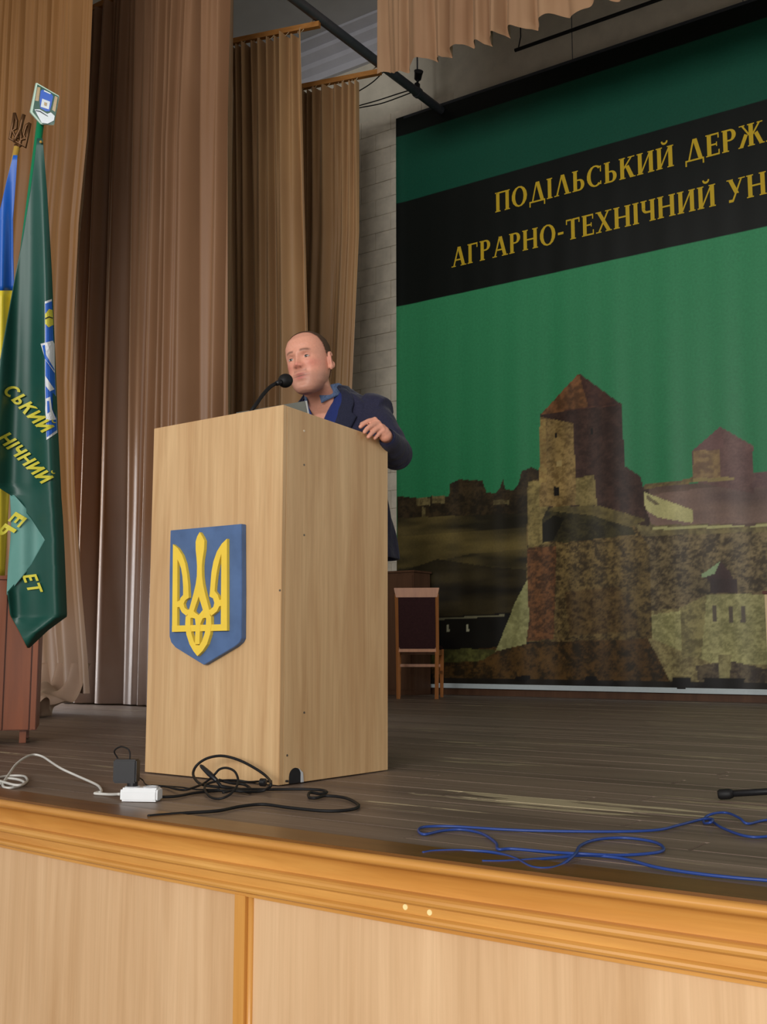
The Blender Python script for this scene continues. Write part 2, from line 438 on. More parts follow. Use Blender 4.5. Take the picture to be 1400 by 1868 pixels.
# apron: backing wall with laminate panels and upright battens as parts
sweep([(0.055, -0.139), (0.055, -1.05), (0.16, -1.05), (0.16, -0.139)], 'wall_front', M['brown_box'], 'stage front clad in pale oak laminate panels')
wf = bpy.data.objects['wall_front']
BX = onY(443, 1700, 1.95)[0]
pw = 1.24
k0 = int((BX+8.2)/pw)
bat = [BX+pw*i for i in range(-k0, int((3.2-BX)/pw)+1)]
for i, xb in enumerate(bat):
    sweep([(0.030, -0.138), (0.030, -1.049), (0.055, -1.049), (0.055, -0.138)], 'batten', M['batten'], parent=wf, x0=xb-0.022, x1=xb+0.012, smooth=False)
    mb = MB(); mb.tube([(xb+0.018, YF(xb)+0.044, -0.138), (xb+0.018, YF(xb)+0.044, -1.049)], 0.0075, 10)
    part('batten_bead', mb, M['batten'], wf, smooth=True)
    if i+1 < len(bat):
        sweep([(0.046, -0.138), (0.046, -1.049), (0.055, -1.049), (0.055, -0.138)], 'laminate_panel', M['apron'], parent=wf, x0=xb+0.020, x1=bat[i+1]-0.022, smooth=False)
for q, (px, py) in enumerate(((727, 1659), (772, 1669))):
    c = onY(px, py, 1.90); c[1] = YF(c[0])+0.026
    mb = MB(); mb.loft([((c[0], c[1]+0.001, c[2]), (0.0062, 0, 0), (0, 0, 0.0062)), ((c[0], c[1]-0.0012, c[2]), (0.0058, 0, 0), (0, 0, 0.0058))], 14)
    tag(part('round_sticker', mb, M['dot'], origin=c), ['round cream dot on the orange moulding, the left one of two', 'round cream dot on the orange moulding, the right one of two'][q], 'sticker', 'cream dots on the moulding')
mb = MB(); mb.box((-2.5, -2.5, -1.06), (12, 9.2, 0.02))
struct('hall_floor', mb, M['hall_floor'], 'wooden floor of the hall below the stage')

# ------------------------------------------------------------------ room shell
YB = 9.29
mb = MB(); mb.box((-2.5, YB+0.1, 3.62), (11.8, 0.2, 7.3))
wb = struct('wall_back', mb, M['wall'], 'whitewashed rear wall behind the stage')
bmesh_block = None
zc = 0.0; r = 0
while zc < 6.1:
    x = -8.0+(0.2 if r % 2 else 0.0)
    while x < -5.9:
        jit = random.uniform(-0.003, 0.003)
        if x > -7.3:
            if bmesh_block is None:
                mb = MB(); mb.box((0, 0, 0), (0.395, 0.03, 0.1865)); o = part('wall_block', mb, M['block'], wb, bevel=0.003); bmesh_block = o.data
            else:
                o = bpy.data.objects.new('wall_block', bmesh_block); COL.objects.link(o); o.parent = wb
            o.location = (x+0.2, YB+jit, zc+0.095)
        x += 0.4
    zc += 0.19; r += 1
mb = MB(); mb.box((-2.5, 4.2, 7.35), (11.8, 10.6, 0.1)); struct('ceiling', mb, M['ceiling'], 'dim grey ceiling above the stage')
mb = MB(); mb.box((-8.3, 5.4, 3.1), (0.2, 7.8, 8.4)); struct('wall_left', mb, M['dark_wall'], 'dim side wall of the stage behind the curtains')
mb = MB(); mb.box((3.3, 5.4, 3.1), (0.2, 7.8, 8.4)); struct('wall_right', mb, M['dark_wall'], 'dim side wall at the far right of the stage')
mb = MB(); mb.box((-2.5, 2.75, 6.8), (11.6, 0.25, 1.0)); struct('wall_proscenium', mb, M['wall'], 'header wall above the stage opening')
pf = [(0, 6.95), (-0.05, 6.95), (-0.05, 7.03), (-0.12, 7.08), (-0.12, 7.14), (-0.22, 7.19), (-0.22, 7.24), (-0.34, 7.27), (-0.34, 7.305), (0, 7.305)]
mb = MB(); P = np.array([[(x, YB+d, z) for d, z in pf+[pf[0]]] for x in (-8.2, 3.2)]); mb.grid(P)
struct('trim_3', mb, M['cornice'], 'stepped grey cornice where ceiling meets rear wall')
mb = MB(); mb.box((-2.6, YB-0.03, 0.05), (6.6, 0.03, 0.1)); struct('baseboard_back', mb, M['brown_box'], 'dark baseboard at the foot of the rear wall')

# ------------------------------------------------------------------ lettering
def ell(cx, cy, rx, ry, a0, a1, n=16):
    return [(cx+rx*math.cos(math.radians(a)), cy+ry*math.sin(math.radians(a))) for a in np.linspace(a0, a1, n)]
def glyph(ch, st, hr, sf):
    """polygons of one capital, height 1; st stem, hr hairline, sf serif reach (0: sans)"""
    R = lambda a, b, c, d: [(a, b), (c, b), (c, d), (a, d)]
    q = []; x0 = max(sf, 0.02)
    def stem(x, top=1, bot=0, s=st):
        q.append(R(x, bot, x+s, top))
        if sf:
            q.append(R(x-sf, bot, x+s+sf, bot+0.05)); q.append(R(x-sf, top-0.05, x+s+sf, top))
    def ring(cx, cy, rx, ry, wx, wy, a0, a1):
        A = ell(cx, cy, rx, ry, a0, a1); B = ell(cx, cy, rx-wx, ry-wy, a0, a1)
        for i in range(len(A)-1): q.append([A[i], A[i+1], B[i+1], B[i]])
    def diag(xa, ya, xb, yb, wd): q.append([(xa, ya), (xa+wd, ya), (xb+wd, yb), (xb, yb)])
    W = 0.8
    if ch in 'ПНИЙ':
        g = 0.36 if ch != 'Н' else 0.38
        stem(x0); xr = x0+st+g; stem(xr); W = xr+st+x0
        if ch == 'П': q.append(R(x0, 1-max(hr, .07), xr+st, 1))
        elif ch == 'Н': q.append(R(x0, .5-hr/2, xr, .5+hr/2))
        else: q.append([(x0+st, .06), (x0+st, .06+hr*2.2), (xr, .94), (xr, .94-hr*2.2)])
        if ch == 'Й':
            c = (x0+xr+st)/2; A = ell(c, 1.26, .17, .17, 180, 360, 9); B = ell(c, 1.28, .10, .09, 180, 360, 9)
            for i in range(8): q.append([A[i], A[i+1], B[i+1], B[i]])
    elif ch == 'О': ring(.46, .5, .45, .52, st*1.02, hr, 0, 360); W = .92
    elif ch == 'С':
        ring(.46, .5, .45, .52, st*1.02, hr, 48, 312); W = .84
        if sf: q.append(R(.72, .66, .78, .95)); q.append(R(.72, .05, .78, .22))
    elif ch in 'ДЛА':
        W = .92
        if ch == 'Д':
            diag(.16, .05, .40, 1, hr*1.1); diag(.66, .05, .40, 1, st); q.append(R(.02, 0, .92, .075)); q.append(R(.02, -.2, .09, .05)); q.append(R(.85, -.2, .92, .05))
        else:
            diag(.10, .0, .40, 1, hr*1.2); diag(.66, .0, .38, 1, st)
            if sf: q.append(R(.0, 0, .27, .05)); q.append(R(.57, 0, .94, .05))
            if ch == 'А': q.append(R(.2, .3, .7, .3+hr))
    elif ch == 'І': stem(x0); W = st+2*x0
    elif ch in 'ЬРВ':
        stem(x0)
        for cy, ry in {'Ь': [(.28, .28)], 'Р': [(.73, .27)], 'В': [(.27, .28), (.77, .23)]}[ch]:
            xe = x0+st+.12
            ring(xe, cy, .28, ry, st*.95, hr, -90, 90)
            q.append(R(x0+st, cy+ry-hr, xe, cy+ry)); q.append(R(x0+st, cy-ry, xe, cy-ry+hr))
        W = x0+st+.43
    elif ch == 'К':
        stem(x0); a = x0+st
        q.append([(a, .44), (a, .44+hr*1.8), (a+.36, 1), (a+.36+hr*1.2, 1)]); q.append([(a+.06, .56), (a+.06+st*.9, .62), (a+.5+.02, 0), (a+.5-st*1.0, 0)])
        if sf: q.append(R(a+.2, .95, a+.55, 1)); q.append(R(a+.3, 0, a+.58, .05))
        W = a+.56
    elif ch == 'Ж':
        c = .56; stem(c-st/2)
        for s in (-1, 1):
            q.append([(c+s*st*.4, .44), (c+s*st*.4, .44+hr*1.8), (c+s*.36, 1), (c+s*(.36+hr*1.3), 1)]); q.append([(c+s*.14, .52), (c+s*(.14+st*.8), .60), (c+s*.56, 0), (c+s*(.56-st*.9), 0)])
            if sf: q.append(R(c+s*.28, .95, c+s*.54, 1)); q.append(R(c+s*.36, 0, c+s*.6, .05))
        W = 1.12
    elif ch in 'ЕГ':
        stem(x0); a = x0+st; q.append(R(a, 1-max(hr, .07), a+.36, 1)); W = a+.40
        if sf: q.append(R(a+.31, .76, a+.37, 1))
        if ch == 'Е':
            q.append(R(a, 0, a+.38, max(hr, .07))); q.append(R(a, .5-hr/2, a+.28, .5+hr/2))
            if sf: q.append(R(a+.33, 0, a+.39, .24)); q.append(R(a+.23, .4, a+.28, .6))
    elif ch == 'Т':
        stem(.40-st/2); q.append(R(.02, 1-max(hr, .07), .78, 1)); W = .8
        if sf: q.append(R(.02, .76, .08, 1)); q.append(R(.72, .76, .78, 1))
    elif ch == 'Х':
        diag(.62, 0, .06, 1, st); diag(.10, 0, .64, 1, hr*1.3); W = .86
        if sf:
            for a, b in ((0, .3), (.52, .86)): q.append(R(a, 0, b, .05)); q.append(R(a, .95, b, 1))
    elif ch == 'Ч':
        xr = x0+.44; stem(xr); q.append(R(x0, .62, x0+st*.9, 1)); W = xr+st+x0
        if sf: q.append(R(x0-sf, .95, x0+st+sf, 1))
        ring(x0+.24, .66, .24, .26, st*.8, hr*1.4, 180, 275); q.append(R(x0+.24, .40, xr, .40+hr*1.3))
    elif ch == 'У':
        diag(.36, .34, .06, 1, st); q.append([(.20, .0), (.30, .0), (.74, 1), (.66, 1)]); q.append(R(.08, -.02, .29, .10)); W = .82
        if sf: q.append(R(0, .95, .3, 1)); q.append(R(.55, .95, .86, 1))
    elif ch == '-': q.append(R(.03, .36, .35, .48)); W = .38
    elif ch == ' ': W = .34
    return q, W
def text_polys(s, st=0.2, hr=0.075, sf=0.06, gap=0.10):
    out = []; x = 0
    for ch in s:
        q, W = glyph(ch, st, hr, sf)
        out.append([[(a+x, b) for a, b in poly] for poly in q]); x += W+gap
    return out, x-gap

# ------------------------------------------------------------------ printed banner
YBAN = 9.20
BX0, BX1, BZ0, BZ1 = -6.27, -0.02, 0.10, 6.13
def vnoise(X, Z, sx, sz, seed=0, oct=3):
    g = np.random.default_rng(seed); out = np.zeros_like(X); amp = 1; tot = 0
    for o in range(oct):
        T = g.random((97, 97)); u = X*sx*2**o; v = Z*sz*2**o
        iu = np.floor(u).astype(int); iv = np.floor(v).astype(int); fu = u-iu; fv = v-iv
        fu = fu*fu*(3-2*fu); fv = fv*fv*(3-2*fv)
        a = T[iu % 97, iv % 97]; b = T[(iu+1) % 97, iv % 97]; c = T[iu % 97, (iv+1) % 97]; d = T[(iu+1) % 97, (iv+1) % 97]
        out += amp*((a*(1-fu)+b*fu)*(1-fv)+(c*(1-fu)+d*fu)*fv); tot += amp; amp *= 0.55
    return out/tot
def inpoly(X, Z, poly):
    r = np.zeros(X.shape, bool); n = len(poly); j = n-1
    for i in range(n):
        xi, zi = poly[i]; xj, zj = poly[j]
        c = ((zi > Z) != (zj > Z)) & (X < (xj-xi)*(Z-zi)/(zj-zi+1e-12)+xi)
        r ^= c; j = i
    return r
cell = 0.0115
nx = int((BX1-BX0)/cell)+1; nz = int((BZ1-BZ0)/cell)+1
gx = np.linspace(BX0, BX1, nx); gz = np.linspace(BZ0, BZ1, nz)
X, Z = np.meshgrid(gx, gz)
def bp(pts): return [tuple(onY(a, b, YBAN)[[0, 2]]) for a, b in pts]
def zpts(pts, ox=880, oy=650, s=2.692): return bp([(ox+a/s, oy+b/s) for a, b in pts])
def C3(r, g, b): return np.array(srgb(r, g, b))
n1 = vnoise(X, Z, 3, 3, 1); n2 = vnoise(X, Z, 14, 14, 2); n3 = vnoise(X, Z, 26, 30, 3, 2); n4 = vnoise(X, Z, 1.2, 7, 4)
col = np.zeros(X.shape+(3,))
tz = np.clip((Z-2.0)/(4.0-2.0), 0, 1)[..., None]
sky = C3(44, 124, 80)*(1-tz)+C3(56, 138, 92)*tz
top = C3(20, 76, 58)
col[:] = np.where((Z > 4.05)[..., None], top, sky)
def fill(poly, c, nz=None, amt=0.5, c2=None):
    m = inpoly(X, Z, poly)
    base = np.broadcast_to(C3(*c), col.shape).copy()
    if c2 is not None and nz is not None:
        t = np.clip((nz-0.32)/0.36, 0, 1)[..., None]; base = base*(1-t)+C3(*c2)*t
    elif nz is not None: base = base*(1+amt*(nz-0.5)*2)[..., None]
    col[m] = base[m]
gr_ = rng.random(X.shape); gr2 = vnoise(X, Z, 38, 60, 9, 1)
stone = np.clip(0.5+(0.30*n2+0.30*n3+0.25*gr2+0.15*gr_-0.5)*1.5, 0, 1); n2 = np.clip(0.5+(0.6*n2+0.25*gr2+0.15*gr_-0.5)*1.3, 0, 1)
far = -0.02
# left meadow, skyline trees and huts
meadow = zpts([(-420, 700), (0, 690), (230, 700), (230, 1460), (60, 1465), (-420, 1460)])
meadow = bp([(725, 912), (790, 905), (980, 905), (980, 1255), (725, 1255)])
fill(meadow, (38, 34, 22), n4, c2=(92, 80, 46))
fill(bp([(725, 980), (980, 960), (980, 1000), (860, 1010), (725, 1040)]), (64, 56, 32), n4, c2=(104, 90, 50))
fill(bp([(725, 1045), (800, 1020), (900, 1035), (980, 1040), (980, 1190), (725, 1190)]), (30, 26, 18), n4, c2=(58, 50, 30))
fill(bp([(725, 1130), (980, 1115), (980, 1190), (725, 1190)]), (18, 17, 15), n1, c2=(26, 24, 19))
fill(bp([(795, 1128), (920, 1121), (920, 1124), (795, 1131)]), (120, 116, 90))
for q in (815, 850): fill(bp([(q, 1140), (q+4, 1140), (q+6, 1152), (q+2, 1153)]), (170, 168, 140))
fill(bp([(725, 905), (760, 908), (820, 905), (822, 882), (838, 874), (858, 876), (880, 876), (888, 898), (905, 900), (912, 892), (918, 874), (922, 892), (938, 895), (948, 880), (952, 860), (970, 852), (984, 858), (984, 935), (725, 945)]), (36, 30, 20), n2, c2=(62, 50, 32))
for a, b, c, d in ((760, 908, 785, 922), (790, 905, 812, 918), (770, 925, 777, 942), (900, 912, 930, 920)): fill(bp([(a, b), (c, b), (c, d), (a, d)]), (120, 108, 70), n2, c2=(80, 70, 44))
# foreground slope
fill(bp([(725, 1195), (880, 1183), (960, 1175), (1060, 1160), (1190, 1155), (1250, 1190), (1412, 1200), (1412, 1275), (725, 1262)]), (44, 34, 18), n2, c2=(92, 66, 32))
fill(bp([(725, 1190), (850, 1183), (910, 1186), (880, 1205), (725, 1215)]), (66, 66, 34), n3, c2=(96, 96, 50))
# right-hand rubble and pale quarter
fill(bp([(1150, 1000), (1600, 960), (1600, 1275), (1240, 1275), (1180, 1160)]), (104, 92, 60), stone, c2=(150, 138, 92))
fill(bp([(1185, 1122), (1240, 1115), (1290, 1078), (1600, 1070), (1600, 1215), (1300, 1210), (1250, 1190), (1190, 1165)]), (126, 122, 78), stone, c2=(166, 160, 108))
fill(bp([(1240, 1085), (1290, 1085), (1280, 1200), (1245, 1200)]), (96, 88, 56), n2, c2=(140, 130, 84))
for a in (1300, 1330, 1352): fill(bp([(a, 1105), (a+8, 1105), (a+8, 1135), (a, 1135)]), (90, 80, 66))
fill(bp([(1270, 1215), (1330, 1205), (1420, 1225), (1600, 1225), (1600, 1272), (1280, 1272)]), (58, 48, 40), n2, c2=(100, 88, 66))
fill(bp([(1310, 1195), (1335, 1195), (1330, 1262), (1315, 1262)]), (140, 132, 90), n2, c2=(104, 96, 62))
# long curtain wall
fill(bp([(1080, 925), (1120, 935), (1190, 960), (1600, 950), (1600, 1080), (1290, 1085), (1240, 1110), (1180, 1115), (1060, 1000)]), (64, 54, 40), stone, c2=(124, 108, 76))
fill(bp([(1060, 920), (1180, 950), (1600, 940), (1600, 962), (1180, 978), (1060, 945)]), (96, 86, 58), n3, c2=(124, 112, 74))
fill(bp([(1190, 962), (1600, 948), (1600, 953), (1190, 967)]), (168, 164, 112))
# back buildings
fill(bp([(1165, 892), (1380, 872), (1380, 960), (1150, 950)]), (88, 70, 62), n4, c2=(104, 84, 72))
fill(bp([(1120, 900), (1185, 885), (1185, 960), (1120, 950)]), (50, 36, 30), n2, c2=(62, 46, 38))
fill(bp([(1170, 905), (1270, 892), (1370, 884), (1412, 880), (1600, 870), (1600, 950), (1190, 958)]), (104, 84, 78), n4, c2=(126, 102, 90))
fill(bp([(1176, 884), (1250, 875), (1270, 868), (1270, 880), (1176, 892)]), (130, 112, 66), n3, c2=(96, 82, 54))
fill(bp([(1264, 822), (1314, 778), (1374, 813), (1376, 900), (1264, 878)]), (100, 74, 70), n2, c2=(112, 84, 78))
fill(bp([(1265, 822), (1312, 820), (1316, 874), (1265, 876)]), (150, 124, 84), n3, c2=(120, 94, 70))
fill(bp([(1262, 824), (1314, 778), (1322, 815)]), (112, 82, 78))
fill(bp([(1264, 872), (1340, 870), (1340, 876), (1264, 880)]), (146, 128, 82))
fill(bp([(1412, 858), (1600, 840), (1600, 890), (1374, 890), (1374, 862)]), (104, 80, 78), n2, c2=(116, 90, 84))
fill(bp([(1176, 898), (1264, 930), (1264, 954), (1200, 944), (1176, 928)]), (178, 172, 118))
fill(bp([(1180, 902), (1205, 920), (1198, 922), (1180, 910)]), (110, 100, 74))
# small hut
fill(bp([(1278, 1050), (1314, 1024), (1330, 1040), (1345, 1066), (1300, 1062)]), (70, 52, 50))
fill(bp([(1279, 1049), (1314, 1024), (1305, 1046), (1284, 1054)]), (138, 160, 118))
fill(bp([(1296, 1056), (1345, 1056), (1345, 1082), (1296, 1082)]), (64, 50, 48))
# main bastion
fill(bp([(963, 880), (990, 870), (1090, 868), (1160, 960), (1186, 1000), (1190, 1165), (960, 1172)]), (58, 46, 26), stone, c2=(118, 98, 58))
fill(bp([(963, 1000), (1015, 995), (1010, 1165), (962, 1170)]), (66, 44, 26), stone, c2=(116, 76, 44))
fill(bp([(963, 878), (1000, 876), (1000, 990), (964, 1000)]), (96, 84, 48), stone, c2=(136, 120, 72))
fill(bp([(1030, 1080), (1130, 1070), (1170, 1150), (1040, 1160)]), (60, 44, 22), stone, c2=(104, 82, 46))
# ramp and dark ditch
fill(bp([(1000, 925), (1080, 920), (1150, 955), (1160, 975), (1030, 990), (990, 985), (990, 945)]), (40, 36, 22), n2, c2=(64, 58, 34))
fill(bp([(1010, 922), (1080, 918), (1180, 948), (1150, 962), (1080, 940), (1000, 932)]), (84, 74, 44), n3, c2=(104, 92, 54))
fill(bp([(990, 955), (1010, 940), (1030, 945), (1010, 985), (990, 990)]), (24, 22, 14))
# pale buttress
fill(bp([(962, 1058), (966, 1130), (960, 1175), (905, 1188), (920, 1150), (940, 1100)]), (124, 122, 78), n3, c2=(152, 150, 100))
# keep tower
fill(bp([(985, 755), (1055, 745), (1135, 735), (1140, 850), (1170, 870), (1180, 945), (1090, 922), (985, 925)]), (48, 32, 26), n2, c2=(66, 46, 38))
fill(bp([(985, 760), (1046, 772), (1052, 890), (1050, 922), (985, 925)]), (96, 76, 42), stone, c2=(140, 116, 70))
fill(bp([(985, 765), (996, 765), (998, 880), (984, 880)]), (150, 128, 74), stone, c2=(128, 100, 56))
fill(bp([(1052, 872), (1085, 866), (1090, 922), (1050, 922)]), (96, 84, 46), stone, c2=(132, 116, 70))
fill(bp([(985, 757), (1057, 681), (1135, 738), (1075, 745)]), (72, 44, 34), n3, c2=(88, 56, 42))
fill(bp([(985, 757), (1057, 681), (1074, 742)]), (88, 58, 34), n3, c2=(126, 84, 50))
fill(bp([(1057, 681), (1135, 738), (1074, 742)]), (58, 36, 30), n3, c2=(72, 46, 36))
for a, b, c, d in ((1010, 888, 1020, 905), (1012, 790, 1017, 798), (1078, 782, 1083, 792)): fill(bp([(a, b), (c, b), (c, d), (a, d)]), (22, 18, 14))
fill(bp([(1015, 843), (1025, 838), (1026, 850), (1016, 852)]), (150, 130, 84))
mod = (Z < 3.0) & (col[..., 1] < col[..., 0]*1.15); col[mod] *= (0.55+0.9*n1[mod])[:, None]
# title band, top strip and foot line
def hband(z0, z1, c):
    m = (Z > z0) & (Z < z1); col[m] = C3(*c)
hband(4.03, 5.17, (16, 20, 18)); hband(5.92, 6.2, (14, 20, 18))
ft = (Z < 0.16); col[ft] = C3(30, 26, 20)
ft = (Z < 0.20) & (X > -5.9) & (n1 > 0.55); col[ft] = C3(20, 17, 14)
wv_ = lambda x: 0.45*np.sin(x*7.3)+0.3*np.sin(x*13.1+1.3)+0.25*np.sin(x*3.1+0.5)+0.2*np.sin(x*24.7+2)
wave = 0.0075*wv_(X+0.03*np.sin(Z*0.8))*np.clip((6.0-Z)/4.0, 0.15, 1)+0.012*np.exp(-((X-BX0)/0.08)**2)
Yb = YBAN-wave
V = np.stack([X, Yb, Z], -1).reshape(-1, 3)
bme = bpy.data.meshes.new('banner_sheet')
idx = np.arange(nx*nz).reshape(nz, nx)
F = np.stack([idx[:-1, :-1], idx[:-1, 1:], idx[1:, 1:], idx[1:, :-1]], -1).reshape(-1, 4)
ban_base = np.array([-3.1, YBAN, 0.1])
bme.vertices.add(len(V)); bme.vertices.foreach_set('co', (V-ban_base).ravel())
bme.loops.add(F.size); bme.loops.foreach_set('vertex_index', F.ravel())
bme.polygons.add(len(F)); bme.polygons.foreach_set('loop_start', np.arange(len(F))*4)
bme.update(calc_edges=True)
bme.polygons.foreach_set('use_smooth', np.ones(len(F), bool))
at = bme.color_attributes.new('Col', 'FLOAT_COLOR', 'POINT')
at.data.foreach_set('color', np.concatenate([np.clip(col, 0, 1).reshape(-1, 3), np.ones((nx*nz, 1))], 1).ravel())
M['banner'] = attr_material('printed_vinyl', 0.38, 0.4, 0.25, 45)
ban = thing('stage_banner', 'huge green printed banner with castle picture and gold lettering on black band', 'banner', ban_base)
link('printed_sheet', bme, M['banner'], ban)
def ban_y(x, z): return YBAN-0.0075*float(wv_(x+0.03*math.sin(z*0.8)))*min(1, max(.15, (6.0-z)/4.0))
def put_line(full, part_txt, pL, pR):
    a = onY(pL[0], pL[1], YBAN); b = onY(pR[0], pR[1], YBAN)
    _, wpart = text_polys(part_txt)
    sc = (b[0]-a[0])/wpart; cap = 0.205; zb = 0.5*(a[2]+b[2])
    polys, _ = text_polys(full)
    for L in polys:
        if not L: continue
        mb = MB()
        for poly in L:
            Q = []
            for i in range(len(poly)):
                p, q = np.array(poly[i]), np.array(poly[(i+1) % len(poly)])
                Q += [p, p+(q-p)/2]
            mb.add([(a[0]+u*sc, ban_y(a[0]+u*sc, zb+v*cap)-0.004, zb+v*cap) for u, v in Q], [tuple(range(len(Q)))])
        part('letter', mb, M['banner_text'], ban)
put_line('ПОДІЛЬСЬКИЙ ДЕРЖАВНИЙ', 'ПОДІЛЬСЬКИЙ ДЕРЖ', (904.4, 384.4), (1394.6, 264.4))
put_line('АГРАРНО-ТЕХНІЧНИЙ УНІВЕРСИТЕТ', 'АГРАРНО-ТЕХНІЧНИЙ УН', (824.6, 484.8), (1400, 358))
mb = MB(); mb.box(((BX0+BX1)/2, YBAN+0.012, BZ1-0.01), (BX1-BX0, 0.03, 0.03)); part('top_batten', mb, M['steel_dark'], ban)
mb = MB(); mb.box(((BX0+0.35+BX1)/2, YBAN+0.004, 0.088), (BX1-BX0-0.35, 0.02, 0.045)); part('bottom_batten', mb, M['banner_hem'], ban)
for k, xx in enumerate((-4.2, -2.55)):
    mb = MB(); mb.tube([(xx, YBAN+0.01, BZ1), (xx, YBAN+0.01, 7.29)], 0.004, 6); part('hanging_chain', mb, M['steel_dark'], ban)

# ------------------------------------------------------------------ curtains
def cloth_fn(n, A, seed, zt, hi=1.0):
    g = np.random.default_rng(seed)
    ph = g.random(8)*6.28; am = g.uniform(0.6, 1.3, 8)
    def f(s, z):
        d = np.clip((zt-z), 0, 8)
        wv = s+0.022*am[0]*np.sin(6.28*s*1.7+ph[0])+0.015*am[1]*np.sin(6.28*s*3.3+ph[1]+0.18*d)
        low = np.sin(6.28*n*wv+ph[2]+0.35*np.sin(0.5*d+ph[3]))
        sharp = 1-2*np.abs(np.sin(3.1416*n*wv+ph[2]+0.18*np.sin(0.5*d+ph[3])))**0.6
        mid = np.sin(6.28*n*1.63*wv+ph[4]+0.12*d)
        high = np.sin(6.28*n*2.9*wv+ph[5])
        amp = 0.75+0.35*np.sin(6.28*s*2.3+ph[6])
        return A*(amp*sharp*np.clip(0.45+d*0.35, 0, 1)+0.35*mid*(0.6+0.4*np.sin(6.28*s*1.3+ph[7]))+hi*0.5*high*np.exp(-d/1.6))
    return f
def curtain(name, label, cat, m, a_top, b_top, a_bot, b_bot, zt, zb, n, A, seed, edge=None, nu=260, nv=120, hem=None, group='side curtains of the stage', parent=None, hi=1.0):
    f = cloth_fn(n, A, seed, zt, hi)
    S = np.linspace(0, 1, nu); T = np.linspace(0, 1, nv)
    P = np.zeros((nv, nu, 3))
    at_, bt_, ab_, bb_ = map(lambda q: np.array(q, float), (a_top, b_top, a_bot, b_bot))
    for i, t in enumerate(T):
        z = zt+(zb-zt)*t
        a = at_*(1-t)+ab_*t; b = bt_*(1-t)+bb_*t
        if edge is not None: b = np.array(edge(z))
        d = b-a; nrm = np.array([-d[1], d[0]])/np.hypot(*d)
        off = f(S, z)
        P[i, :, 0] = a[0]+d[0]*S+nrm[0]*off; P[i, :, 1] = a[1]+d[1]*S+nrm[1]*off
        P[i, :, 2] = z + (hem(S) if (hem is not None) else 0)*t
    mb = MB(); mb.grid(P)
    return mb
def edge_fn(pts, Y, Yfun=None):
    Q = sorted([tuple(onY(a, b, Y)) for a, b in pts], key=lambda p: p[2])
    zs = [q[2] for q in Q]; xs = [q[0] for q in Q]
    zs = [-1]+zs+[9]; xs = [xs[0]]+xs+[xs[-1]]
    return lambda z: (np.interp(z, zs, xs), Y)

cg = 'side curtains of the stage'
# front traveller curtain at far left, heaped on the floor
e1 = edge_fn([(175, 0), (165, 250), (150, 407), (143, 558), (138, 700), (143, 900), (155, 1080), (165, 1200), (170, 1290)], 4.95)
t1 = thing('stage_curtain', 'golden brown satin curtain at the far left, behind the flags, heaped on the floor', 'curtain', (-6.6, 4.95, 0), cg)
mb = curtain('', '', '', None, (-8.05, 4.95), (-6.1, 4.95), (-8.05, 4.95), (-5.8, 4.95), 6.9, 0.14, 13, 0.055, 11, edge=e1)
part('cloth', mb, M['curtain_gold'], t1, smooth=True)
# heap of surplus cloth on the boards
hp_ = catmull([(4.955, .34), (4.90, .20), (4.80, .13), (4.70, .17), (4.62, .13), (4.60, .05), (4.54, .055), (4.47, .085), (4.41, .05), (4.38, .006)], 7)
nu, nv = 240, len(hp_)
S = np.linspace(0, 1, nu); P = np.zeros((nv, nu, 3)); gg = np.random.default_rng(8)
def n1d(x, k): 
    T = np.random.default_rng(k).random(200)*2-1; i = np.floor(x).astype(int); f = x-i; f = f*f*(3-2*f); return T[i % 200]*(1-f)+T[(i+1) % 200]*f
for i in range(nv):
    t = i/(nv-1); env = math.sin(math.pi*min(1, t*1.02))**0.5
    ysh = (0.09*n1d(S*16+2.5*t, 1)+0.05*n1d(S*37+4*t, 2))*env
    zsh = (0.07*n1d(S*19+3*t, 3)+0.035*n1d(S*41-5*t, 4))*env
    P[i, :, 0] = -7.9+(1.99+0.18*t+0.04*math.sin(11*t)*t)*S+0.05*n1d(S*14+5*t, 5)*t
    P[i, :, 1] = hp_[i][0]+ysh-0.05*np.sin(6.28*13*S)*(1-t)
    P[i, :, 2] = np.maximum(0.004, hp_[i][1]+zsh)
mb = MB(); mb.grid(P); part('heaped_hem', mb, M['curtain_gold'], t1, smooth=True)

t2 = thing('stage_curtain', 'wide mauve brown satin leg curtain between the flags and the speaker', 'curtain', (-6.5, 5.92, 0), cg)
e2 = edge_fn([(430, 0), (428, 350), (425, 700), (424, 900)], 5.92)
mb = curtain('', '', '', None, (-8.0, 5.92), (-5.6, 5.92), (-8.0, 5.92), (-5.5, 5.92), 6.05, 0.012, 13, 0.11, 21, hi=0.6, edge=e2, nu=340, nv=150)
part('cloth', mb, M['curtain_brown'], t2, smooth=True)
mb = MB(); mb.bar((-8.1, 5.92, 6.09), (-5.35, 5.92, 6.09), 0.045, 0.05); part('rail', mb, M['rail'], t2)

t3 = thing('stage_curtain', 'tan leg curtain hanging from the wooden rail nearest the wide curtain', 'curtain', (-6.3, 7.0, 0), cg)
r3a, r3b = np.array([-7.9, 6.50]), np.array([-5.69, 7.13])
u3 = (r3b-r3a)/np.linalg.norm(r3b-r3a)
e3 = lambda z: (np.interp(z, [0, 3.1, 5.9], [-5.70, -5.72, -5.83]), np.interp(z, [0, 3.1, 5.9], [7.07, 7.07, 7.085]))
mb = curtain('', '', '', None, r3a, r3b, r3a, r3b, 5.93, 0.012, 10, 0.07, 31, edge=e3, nu=300, nv=130, hi=1.6)
part('cloth', mb, M['curtain_tan'], t3, smooth=True)
t4 = thing('stage_curtain', 'rearmost narrow tan leg curtain beside the whitewashed rear wall', 'curtain', (-6.3, 8.0, 0), cg)
r4a, r4b = np.array([-7.9, 7.52]), np.array([-5.70, 8.10])
